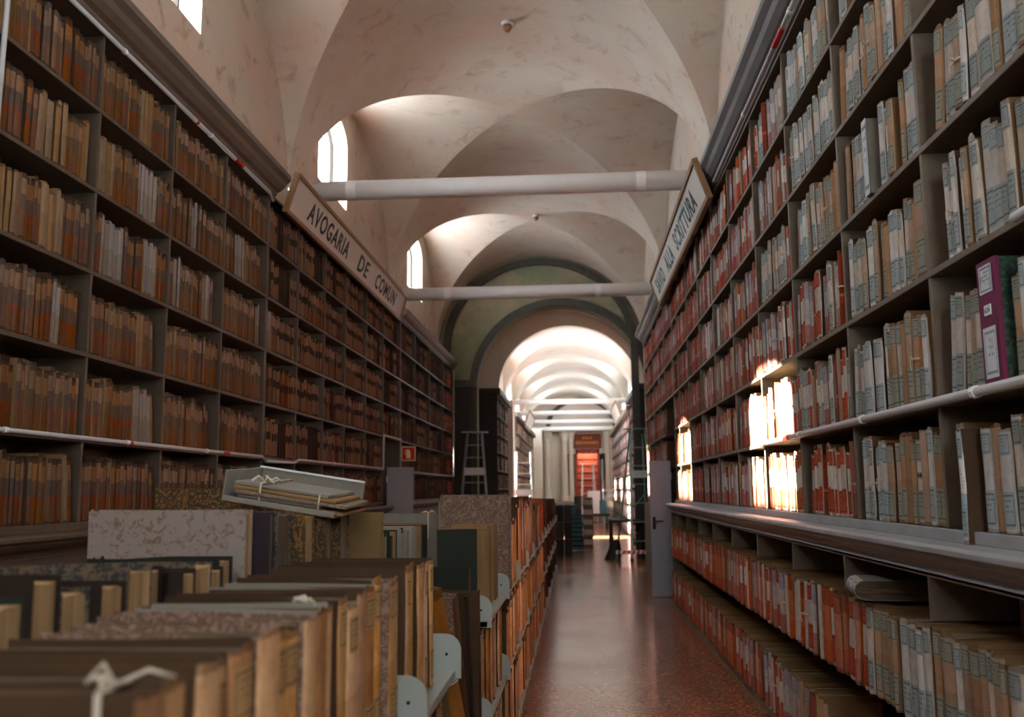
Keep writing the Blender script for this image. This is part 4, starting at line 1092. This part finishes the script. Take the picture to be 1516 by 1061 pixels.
single('folio', 'third gold marbled folio below the open document box', 'book', -1.31, 3.33, TOPZ+.001, .12, .52, .48, 1, S['leather'], m_mar_gold, m_pages, seed=306, tilt=.03)
single('folio', 'olive brown board folio standing behind the marbled group', 'book', -1.28, 3.72, TOPZ+.001, .05, .52, .50, 1, S['parch_dk'], cover_mat('olive_board', '5c4a30', '78603c'), m_pages, seed=307)
single('folio', 'long gold marbled folio lying behind the others', 'book', -1.62, 3.52, TOPZ+.001, .07, .62, .62, 1, S['leather'], m_mar_gold, m_pages, seed=308)
def document_box():
    root = empty('document_box', (-.99, 3.22, TOPZ+.555), label='open grey document box of tied papers lying on top of the marbled folios', cat='box'); root.rotation_euler = (math.radians(3), math.radians(9), math.radians(-4))
    w, d, h = .40, .30, .075
    g = G(); g.box(-w/2, w/2, -d/2, d/2, 0, .006); g.box(-w/2, -w/2+.006, -d/2, d/2, 0, h+.03); g.box(-w/2, w/2, d/2-.006, d/2, 0, h+.03); g.box(-w/2, w/2, -d/2, -d/2+.006, 0, .02)
    g.make('box', m_cov_grey, root, bevel=.002)
    G().box(-w/2, w/2, d/2-.02, d/2-.006, h+.03, h+.036).make('box_rim', m_whitepaper, root)
    q = random.Random(5)
    for k, m in enumerate((m_pages_hi, m_cov_grey, m_pages, m_cov, m_cov_grey)):
        z = .008+k*.013; a = q.uniform(-.03, .03)
        o = G().box(-w/2+.02+q.uniform(0, .03), w/2-.01+q.uniform(-.05, .05), -d/2+.01+q.uniform(-.01, .02), d/2-.02, z, z+.011).make('paper_bundle', m, root, bevel=.002); o.rotation_euler = (0, 0, a)
    g = G(); z = .078
    g.tube([(-.07, -d/2+.005, .02), (-.07, -d/2+.005, z), (-.07, d/2-.03, z)], .004, 6)
    for k in range(4): a = k*1.6+.4; g.tube([(-.07, -.1, z), (-.07+.03*math.cos(a), -.1+.03*math.sin(a), z+.02), (-.07+.055*math.cos(a+.4), -.1+.055*math.sin(a+.4), z+.004)], .004, 6)
    g.tube([(.14, -d/2+.005, .02), (.14, -d/2+.003, .07)], .003, 6)
    g.make('tie', m_string, root, smooth=True)
document_box()
LP2 = [('leather', m_cov_green, 'dark green thin file showing page edges'), ('parch_dk', m_cov, 'brown thin file showing page edges'), ('leather', m_cov_grey, 'grey thin file showing page edges')]
rack_row(3.98, 5.5, TOPZ, 1, -1.23, .042, (.38, .42), .35, LP2, 'in the far-side row behind the bare plate', lab=False, pages=lambda: R_.choice([m_pages_hi, m_pages]), tie=.3)
single('folder', 'dark green folder broadside with a blue inner edge, beyond the leaning volumes', 'file', -.67, 4.47, TOPZ+.001, .035, .42, .19, 1, S['leather'], m_cov_green, m_whitepaper, seed=310)
rack_row(4.50, 5.45, TOPZ, 1, -.67, .05, (.40, .42), .20, [('parch', m_cov, 'pale folder showing page edges')], 'behind the dark green folder', lab=False, pages=m_pages_hi)
# the leaning group on the shelf below
LZ = MIDZ+.001
single('folio', 'large black-green folio standing behind the slumped volumes', 'book', -.50, 4.375, LZ, .05, .71, .32, -1, S['leather'], m_cov_green, m_pages_dk, tilt=.0, seed=320)
single('ledger', 'leaning brown ledger with a white label halfway down the spine', 'book', -.455, 3.86, LZ, .075, .69, .20, -1, S['left_tan_dim2'], m_cov, m_pages_dk, tilt=.26, yawr=-.62, lab=L_['white'], lab_rng=((.44, .56), (.0, .17)), seed=321)
single('ledger', 'dark torn leather ledger slumped beside the leaning brown one', 'book', -.47, 4.07, LZ, .06, .64, .26, -1, S['leather'], m_mar_brown, m_pages_dk, tilt=.22, yawr=-.3, seed=322)
single('ledger', 'black ledger with curling covers in the slumped group', 'book', -.46, 4.19, LZ, .05, .62, .26, -1, S['dark_plain'], m_cov_dk, m_pages, tilt=.17, yawr=-.2, seed=323)
single('ledger', 'buckled dark ledger, last in the slumped group', 'book', -.44, 4.29, LZ, .05, .62, .32, -1, S['leather'], m_cov_dk, m_pages_dk, tilt=.13, seed=324)
single('ledger', 'tan ledger standing upright before the slumped group', 'book', -.50, 3.42, LZ, .07, .40, .30, -1, S['dark_label'], m_cov_dk, m_pages_dk, tilt=.02, seed=325)
rack_row(4.45, 5.5, MIDZ, -1, -.45, .06, (.38, .42), .33, PAL_, 'on the middle plate beyond the slumped group')
rack_row(.8, 3.2, MIDZ, -1, -.46, .06, (.36, .41), .33, PAL_, 'on the middle plate below the nearest ledgers')
rack_row(3.3, 5.5, LOWZ, -1, -.45, .065, (.36, .41), .33, PAL_, 'on the bottom plate below the slumped group')
# beyond
single('folio', 'large brown speckled folio broadside with layered worn top', 'book', -.845, 5.70, TOPZ+.001, .09, .555, .43, 1, S['greyish'], m_mar_brown, m_pages_dk, seed=330)
single('folio', 'second large speckled folio just behind the layered one', 'book', -.85, 5.81, TOPZ+.001, .08, .575, .44, 1, S['greyish'], m_mar_brown, m_pages_dk, seed=331)
single('folder', 'tall grey folder with a white tape bow, on the far side of the shelving', 'file', -1.25, 5.95, TOPZ+.001, .05, .46, .37, 1, S['greyish'], m_cov_grey, m_pages, seed=332, tie=2)
MIX = [('parch', m_cov, 'ochre ledger'), ('plain_ochre', m_cov_dk, 'dull ochre ledger'), ('parch_dk', m_cov_dk, 'brown ledger'), ('left_tan_dim2', m_cov_dk, 'worn brown ledger')]
HI = [('grey_rose', m_cov_dk, 'pinkish grey tall ledger'), ('parch_dk', m_cov_dk, 'brown tall ledger')]
rack_row(5.9, 6.7, TOPZ, -1, -.43, .06, (.36, .42), .33, MIX, 'just past the speckled folios')
rack_row(6.75, 9.0, TOPZ, -1, -.43, .066, (.42, .54), .34, HI, 'in the tall stretch of the shelving', lab=False)
rack_row(9.05, 11.0, TOPZ, -1, -.43, .07, (.36, .45), .34, MIX, 'beyond the tall stretch', lab=False)
rack_row(11.05, 11.9, TOPZ, -1, -.43, .09, (.46, .50), .34, [('orange', m_terra, 'bright orange tall file')], 'at the orange stretch', lab=False)
rack_row(5.6, 11.9, MIDZ, -1, -.43, .075, (.34, .41), .33, MIX, 'on the middle plate past the fifth unit', lab=False, rest=True)
rack_row(5.6, 11.9, LOWZ, -1, -.43, .085, (.34, .41), .33, MIX, 'on the bottom plate past the fifth unit', lab=False, rest=True)
DKP = [('dark_plain', m_cov_dk, 'blackish file'), ('leather', m_cov_dk, 'dark brown file')]
rack_row(12.0, 19.1, TOPZ, -1, -.44, .13, (.30, .44), .33, DKP, 'on the far top plates', lab=False, rest=True)
rack_row(12.0, 19.1, MIDZ, -1, -.44, .15, (.30, .40), .33, DKP, 'on the far middle plates', lab=False, rest=True)
rack_row(12.0, 19.1, LOWZ, -1, -.44, .17, (.30, .40), .33, DKP, 'on the far bottom plates', lab=False, rest=True)
rack_row(6.2, 12.0, TOPZ, 1, -1.25, .09, (.34, .44), .36, MIX, 'in the hidden row of the shelving', lab=False, rest=True)

merge_rest('far_ledgers', rack_rest, 'brown, ochre and blackish ledgers filling the farther plates of the low shelving', 'books')

# ------------------------------------------------------------------ the hall beyond the arch
XC2, A2, ZS2, HR2 = -.20, 2.25, 4.66, 1.95
BAYS2 = [(31.2, 2.4), (36.5, 2.4), (41.7, 2.4), (46.9, 2.4)]
# dim cross bay between the two halls
g = G(); groin(g, -.5, 2.75, 4.5, 2.6, [(25.5, 2.5)], YEND+.5, 28.4); struct(smooth_by_angle(g.make('ceiling_cross_bay', m_far)))
struct(G().box(-3.35, -3.25, YEND+.5, 28.4, 0, 7.2).make('wall_cross_left', m_far)); struct(G().box(2.25, 2.35, YEND+.5, 28.4, 0, 7.2).make('wall_cross_right', m_far))
arch_wall('wall_second_arch', 28.4, 28.75, -3.4, 2.5, 7.6, XC2, 2.14, ZS2, HR2, m_far)
g = G(); groin(g, XC2, A2+.15, ZS2, HR2+.1, BAYS2, 28.7, 51.5); struct(smooth_by_angle(g.make('ceiling_far_hall', m_far)))
WINS2 = [(30.25, 32.0, .7), (35.5, 37.4), (40.7, 42.6), (45.9, 47.8)]  # first window lengthened downward, an added opening to flood the ladder with sun
WINS2R_ADDED = [w[:2] for w in WINS2]  # unseen right-hand windows added to brighten the far hall
wall_with_windows('wall_far_left', XC2-A2-.15, 28.7, 51.5, 0, BAYS2, ZS2, HR2+.1, WINS2, m_far, 4.9, 5.9, step=.2)
wall_with_windows('wall_far_right', XC2+A2+.15, 28.7, 51.5, 0, BAYS2, ZS2, HR2+.1, WINS2R_ADDED, m_far, 4.9, 5.9, step=.2)
for i, w_ in enumerate(WINS2): window(5+i, w_[0], w_[1], XC2-A2-.15, w_[2] if len(w_) > 2 else 4.9, 5.9)
for i, (a, b) in enumerate(WINS2R_ADDED):
    xo = XC2+A2+.15+DEEP; c = (a+b)/2
    G_ = G(); G_.box(xo-.02, xo+.02, c-.025, c+.025, 4.92, 6.18); struct(G_.make('window_%d' % (9+i), m_darkwood))  # mullion of an added right-hand window
    area('sky_portal', (xo+.08, c, 5.5), (-1, 0, 0), 1.35, b-a+.1, 1, (1, 1, 1), portal=True)
for i, y in enumerate((34.1, 39.2, 44.3, 49.5)):
    t = empty('tie_rod', (XC2, y, 4.78), label='white tie rod across the far vault, %s from the camera' % ordn(i+1), cat='tie rod', group='white tie rods under the far vault')
    G().tube([(-A2-.13, 0, 0), (A2+.13, 0, 0)], .10, 14).make('tube', m_white, t, smooth=True)
# end wall with door
YE = 51.0; DC = .63
g = G(); g.box(-3.4, DC-.66, YE, YE+.3, 0, 8); g.box(DC+.66, 3.4, YE, YE+.3, 0, 8); g.box(DC-.66, DC+.66, YE, YE+.3, 3.75, 8); struct(g.make('wall_end', m_far))
arch_trim('trim_6', YE-.15, YE, .35, 1.7, 1.95, 5.0, 1.35, 1.55, m_stone, zb=5.0)
# raised platform with steps
g = G(); g.box(-3.3, 3.3, 46.6, 55, 0, .95)
for k in range(5): g.box(-.3, 3.0, 45.2+k*.28, 46.6, k*.19, (k+1)*.19)
struct(g.make('floor_platform', m_stone_far := plain('far_step_stone', '8c8478', .6, var=.2)))
for i, (x, r) in enumerate(((-1.55, .17), (-.62, .19), (-.25, .14), (1.75, .16), (2.05, .19))):
    g = G(); g.lathe([(r*1.4, 0), (r*1.4, .15), (r*1.15, .25), (r, .32), (r*.9, 3.2), (r*1.1, 3.25), (r*1.0, 3.3), (r*1.35, 3.55), (r*1.5, 3.6), (r*1.5, 3.75)], x, YE-.22, 18, .95)
    struct(smooth_by_angle(g.make('column_%d' % (i+1), m_far), 40))
struct(G().prof([(-2.6, 4.72), (2.4, 4.72), (2.4, 4.98), (-2.6, 4.98)], YE-.55, YE).make('trim_7', m_far))
struct(G().box(DC-.82, DC-.66, YE-.1, YE, .95, 4.5).make('trim_8', m_far)); struct(G().box(DC+.66, DC+.82, YE-.1, YE, .95, 4.5).make('trim_9', m_far)); struct(G().box(DC-.82, DC+.82, YE-.12, YE, 4.5, 4.66).make('trim_10', m_far))
dr = empty('double_door', (DC, YE, .95), label='open dark red-brown double door at the end of the far hall', cat='door')
for s in (-1, 1):
    x0, x1 = sorted((s*.66, s*1.15)); o = G().box(x0, x1, -.10, -.05, 0, 2.55).make('door_leaf', m_darkwood, dr, bevel=.01)
    G().box(x0+.06, x1-.06, -.115, -.10, .15, 1.1).make('panel', m_redwood, o, bevel=.01)
g = G(); g.box(-.66, -.54, 0, .3, 0, 2.8); g.box(.54, .66, 0, .3, 0, 2.8); g.box(-.66, .66, 0, .3, 2.6, 2.8); g.make('door_frame', m_red2 := plain('red_paint', '8c3426', .5), dr)
sg = empty('room_sign', (DC, YE-.14, 3.78), label='dark red board with gold letters reading SALA REGINA MARGHERITA over the far door', cat='sign')
G().box(-.78, .78, 0, .05, 0, .80).make('board', m_redwood, sg, bevel=.01)
word('SALA', m_gold, sg, 'lettering', .55, .15, (-.27, -.006, .5), 'F'); word('REGINA MARGHERITA', m_gold, sg, 'lettering', 1.24, .17, (-.62, -.006, .22), 'F')
# red books behind the door
rb = empty('red_bookcase', (DC, YE+1.5, .95), label='bookcase of red volumes seen through the far door', cat='bookcase')
g = G(); g.box(-1, 1, .3, .35, 0, 3); 
for k in range(8): g.box(-1, 1, 0, .3, k*.38, k*.38+.03)
g.make('frame', m_redwood, rb)
g = G(); q = random.Random(3)
for k in range(7):
    x = -.98
    while x < .95: w = q.uniform(.04, .07); g.box(x, x+w-.005, .02, .25, k*.38+.03, k*.38+.03+q.uniform(.27, .32)); x += w
o = g.make('red_volumes', plain('red_binding', 'a04a34', .6, var=.3, scale=30), rb); o['kind'] = 'stuff'
struct(G().box(-2.2, 3.2, 55, 55.1, 0, 6).make('wall_back_room', m_far)); struct(G().box(-2.2, 3.2, 51.3, 55, 5.0, 5.1).make('ceiling_back_room', m_far))
struct(G().box(-2.3, -2.2, 51.3, 55, 0, 5.1).make('wall_back_room_left', m_far)); struct(G().box(3.2, 3.3, 51.3, 55, 0, 5.1).make('wall_back_room_right', m_far))
ln = area('back_room_fill', (DC, 51.9, 3.9), (0, .5, -1), 1, .4, 70, (1, .72, .55))  # added light without a fixture, brightens the room behind the door
# bookcases beyond the arch
def far_case(label, xf, side, y0, y1, zt, m, tv, zb=.15, rows=8, book_choices=('dark_label', 'dark_plain', 'dim_red'), end=True):
    root = empty('tall_bookcase', (xf, y0, 0), label=label, cat='bookcase'); s = side
    def bx(x0, x1, *r): a, b = sorted((s*x0, s*x1)); return G().box(a, b, *r)
    L = y1-y0; n = max(2, int(L/1.15)); dz = (zt-zb)/rows
    for k in range(rows+1): bx(0, .4, .02, L-.02, zb+k*dz-.025, zb+k*dz).make('shelf', m, root)
    for j in range(n+1): bx(.001, .4, j*L/n-.012+(.0), j*L/n+.012, 0, zt).make('divider', m, root)
    bx(-.03, .55, -.03, 0, 0, zt+.12).make('end_panel', m_darkwood, root, bevel=.01)
    bx(-.12, .5, -.1, L, zt, zt+.16).make('cornice', m, root, bevel=.02)
    bx(.4, .42, 0, L, 0, zt).make('back_panel', m_case_in, root)
    out = []
    for j in range(n):
        for k in range(rows):
            out += fill_bay(y0+j*L/n+.015, y0+(j+1)*L/n-.015, zb+k*dz, s, xf+s*.01, tv, (dz*.68, dz*.82), .26, lambda r, y, n_: (S[R_.choice(book_choices)], m_cov_dk, ('x', 'x')), k, j, 'far', lean_end=0)
    return out
frs = []
frs += far_case('tall dark bookcase just beyond the arch on the left, with brownish volumes', -2.05, -1, 24.0, 28.25, 4.05, m_darkwood, .07, book_choices=('dark_label', 'dark_plain', 'dim_red', 'cream_blue'))
frs += far_case('long bookcase along the left of the far hall behind the white ladder', -2.08, -1, 32.1, 45.8, 4.1, m_case_l, .09, book_choices=('dark_label', 'dim_red', 'ochre_blue'))
frs += far_case('tall dark bookcase just beyond the arch on the right', 1.66, 1, 23.9, 28.3, 4.1, m_darkwood, .07, book_choices=('brick', 'red_pink'))
frs += far_case('long bookcase of reddish volumes along the right of the far hall', 1.72, 1, 29.2, 44.5, 4.0, m_case, .09, book_choices=('red_pink', 'grey_rose', 'brick', 'cream_blue'))
merge_rest('far_hall_volumes', frs, 'small dim and reddish volumes in the bookcases beyond the arch', 'books')
struct(G().box(-2.45, -1.95, 28.9, 29.7, 0, 4.35).make('pillar_1', m_far)); struct(G().box(-2.45, -1.75, 47.8, 48.5, 0, 4.7).make('pillar_2', m_far))
struct(G().box(1.95, 2.3, 45.0, 45.6, 0, 4.7).make('pillar_3', m_far))
for lab, x, y, s in (('small tilted signboard on the left bookcase of the far hall', -2.0, 36.5, -1), ('small pale blue signboard on the right bookcase of the far hall', 1.66, 33.0, 1)):
    r = empty('signboard', (x, y, 4.05), label=lab, cat='sign'); r.rotation_euler = (0, -s*math.radians(20), 0)
    a, b = sorted((0, s*.03)); G().box(a, b, .06, 4.4, .06, .62).make('panel', m_board, r)
    a, b = sorted((s*-.01, s*.04)); g = G(); g.box(a, b, 0, 4.46, 0, .06); g.box(a, b, 0, 4.46, .62, .68); g.box(a, b, 0, .06, .06, .62); g.box(a, b, 4.4, 4.46, .06, .62); g.make('frame', m_frame, r)

# ------------------------------------------------------------------ ladders, table, bag, stacks
def stepladder(label, x, y, rz, h, w, m, spread=1.0, n=9, group=None, tray=True, wtop=.34, plate=None):
    root = empty('stepladder', (x, y, 0), rz, label=label, cat='ladder')
    for s in (-1, 1):
        G().bar((s*w/2, -spread/2, .03), (s*wtop/2, -.06, h), .055, .028).make('rail', m, root)
        G().bar((s*w/2*.95, spread/2, .03), (s*wtop/2*.9, .07, h-.08), .04, .025).make('rear_rail', m, root)
        G().box(s*w/2-.03, s*w/2+.03, -spread/2-.03, -spread/2+.03, 0, .05).make('foot', m_black, root)
        G().box(s*w/2*.95-.03, s*w/2*.95+.03, spread/2-.03, spread/2+.03, 0, .05).make('foot', m_black, root)
    for k in range(1, n+1):
        f = k/(n+1); ww = w*(1-f)+wtop*f; yy = -spread/2*(1-f)-.06*f; z = h*f
        G().box(-ww/2+.01, ww/2-.01, yy-.035, yy+.045, z-.012, z+.012).make('step', m, root)
    if tray:
        G().box(-wtop/2-.14, wtop/2+.14, -.12, .14, h, h+.03).make('top_platform', m, root, bevel=.005)
    G().bar((-w*.42, spread*.25, h*.32), (w*.40, spread*.42, .35), .02, .02).make('brace', m, root); G().bar((w*.3, spread*.2, h*.5), (-w*.3, spread*.3, h*.3), .02, .02).make('brace', m, root)
    if plate is not None:
        f = plate; ww = w*(1-f)+wtop*f; yy = -spread/2*(1-f)-.06*f
        G().box(-ww/2, ww/2, yy-.06, yy-.05, h*f-.12, h*f+.05).make('name_plate', m_whitepaper, root)
    return root
m_alu_b = plain('ladder_grey', '8c979c', .4, .3, var=.06)
stepladder('tall grey aluminium stepladder with a tray by the end of the left shelves', -2.38, 22.75-.9, .05, 2.92, .78, m_alu_b, plate=.70)
m_lwhite = plain('ladder_white', 'd8d8d4', .4, .2, var=.04)
stepladder('white stepladder in the sunlight of the far hall on the left', -1.72, 30.6, .0, 2.80, .68, m_lwhite, tray=False, wtop=.48, n=7, plate=.55)
stepladder('pale blue stepladder standing before the far door', .55, 44.0, .1, 2.75, .72, m_lwhite, tray=True, wtop=.5, n=7)
stepladder('teal-grey folding ladder behind the open white door on the right', 1.42, 21.6, .25, 2.93, .78, m_ladder_t, spread=1.2, plate=.66, n=6)
# mobile platform steps far right
r = empty('platform_ladder', (1.55, 42.3, 0), label='thin grey platform ladder with handrail at the right of the far steps', cat='ladder')
g = G()
for s in (-1, 1):
    g.tube([(s*.35, -.4, .02), (s*.35, .3, 1.6), (s*.35, .3, 2.9)], .03, 6); g.tube([(s*.35, .9, .02), (s*.35, .9, 2.9), (s*.35, .3, 2.9)], .03, 6)
g.make('rail', m_alu_b, r)
for k in range(6): G().box(-.35, .35, -.35+k*.12, -.2+k*.12, .25*(k+1), .25*(k+1)+.03).make('step', m_alu_b, r)
# table, striped barrier, bag
t = empty('table', (1.12, 21.9, 0), label='dark table behind the ladder in the right side of the arch', cat='table')
G().box(-.38, .38, -.5, .5, .82, .87).make('tabletop', m_black, t, bevel=.005)
for sx in (-.34, .34):
    for sy in (-.45, .45): G().box(sx-.03, sx+.03, sy-.03, sy+.03, 0, .82).make('leg', m_black, t)
c = empty('wheeled_base', (1.2, 20.75, 0), label='wheeled base with a red and white striped edge under the teal ladder', cat='cart')
b = G().box(-.36, .42, -.03, .03, .16, .24).make('striped_bar', m_whitepaper, c)
for k in range(7): x = -.33+k*.105; n = [(x, -.031, .16), (x+.05, -.031, .16), (x+.075, -.031, .24), (x+.025, -.031, .24)]; mesh('red_stripe', n, [(0, 1, 2, 3)], [m_red], b)
for x in (-.34, .38):
    g = G(); g.tube([(x-.02, 0, .07), (x+.02, 0, .07)], .07, 14); g.bar((x, 0, .07), (x, 0, .18), .03, .03); g.make('wheel', m_teal, c)
bag = empty('bag', (.78, 21.3, 0), label='black bag slumped on the floor beside the table', cat='bag')
g = G(); rows = []
for k in range(7):
    f = k/6; z = .0+.42*f; rx = .19*(1-f*.75)**.6*(1 if k else .92); ry = .16*(1-f*.8)**.6
    rows.append([(rx*math.cos(2*PI*j/14)*(1+.1*math.sin(j*2.1+k)) + f*.08, ry*math.sin(2*PI*j/14), z) for j in range(15)])
g.grid(rows); k = len(g.V); g.V.append((.08, 0, .44)); g.F += [(k-15+j, k-14+j, k) for j in range(14)]
g.make('bag_body', m_black, bag, smooth=True); G().tube([(.0, .0, .38), (.04, 0, .5), (.12, 0, .5), (.14, 0, .38)], .012, 6).make('strap', m_black, bag)
# teal folder stack and piles in the middle of the doorway
for k in range(8):
    z = .02+k*.115; o = empty('folder_box', (-.02+R_.uniform(-.02, .02), 24.6, z), R_.uniform(-.06, .06), label='teal box file, %s from the floor in the stack beyond the low shelving' % ordn(k+1), cat='box', group='stack of teal box files')
    G().box(-.17, .17, -.14, .14, 0, .105).make('box', m_black, o, bevel=.004); G().box(-.165, .165, -.146, -.14, .012, .085).make('teal_spine', m_teal, o)
for k, (x, z, w) in enumerate(((-.2, .94, .34), (-.1, 1.06, .30))):
    o = empty('folder_box', (x, 24.6, z+.003 if k == 0 else z), 0, label=['grey-teal flat box on top of the teal stack', 'second flat box, topmost on the teal stack'][k], cat='box'); G().box(-w/2, w/2, -.14, .14, 0, .11).make('box', m_teal, o, bevel=.01)
for k in range(9):
    x = -.62+(k % 3)*.20; z = .0+(k//3)*.40; o = empty('carton', (x, 22.9-.0, z), 0, label='dark carton by the arch, %s layer, %s from the left' % (['bottom', 'middle', 'top'][k//3], ordn(k % 3+1)), cat='carton', group='dark cartons by the arch')
    G().box(-.095, .095, -.2, .2, 0, .38).make('carton', m_black if k % 2 else m_darkwood, o, bevel=.01); G().box(-.085, .085, -.19, .19, .38, .398).make('papers', m_pages_dk, o)
for k in range(10):
    z = (k % 5)*.27; y = 26.5+(k//5)*1.6; o = empty('carton', (.30, y, z), R_.uniform(-.05, .05), label='ochre carton, %s from the floor in the %s yellowish pile' % (ordn(k % 5+1), ['nearer', 'farther'][k//5]), cat='carton', group='yellowish carton piles')
    G().box(-.14, .14, -.4, .4, 0, .255).make('carton', m_frame, o, bevel=.008); G().box(-.12, .12, -.403, -.4, .06, .2).make('label', m_board, o)
wp = empty('trolley', (.60, 38.0, 0), label='trolley of white and teal boxes before the far stepladder', cat='trolley')
G().box(-.7, .7, -.4, .4, .5, .6).make('deck', m_darkwood, wp)
for i, (x, w, h, m) in enumerate(((-.45, .5, .7, m_black), (.1, .5, .9, m_whitepaper), (.45, .3, .55, m_teal))): G().box(x-w/2, x+w/2-.01, -.3, .3, .6, .6+h).make('box', m, wp, bevel=.01)
for x in (-.6, .6):
    for y in (-.3, .3): G().tube([(x-.03, y, .1), (x+.03, y, .1)], .1, 12).make('wheel', m_black, wp); G().bar((x, y, .1), (x, y, .5), .03, .03).make('strut', m_black, wp)

# handwritten running numbers on two of the volumes above the counter
for num, yy in (('44', 3.97), ('47', 2.95)):
    c_ = [p for p in near_R if p.get('obj') and p['row'] == 5 and p.get('labmat') and p['y'] < 7]
    if c_:
        p = min(c_, key=lambda p: abs(p['y']-yy)); word(num, m_letter, p['obj'], 'number', .022, .026, (-.011, -.0016, .205), 'F', 0)
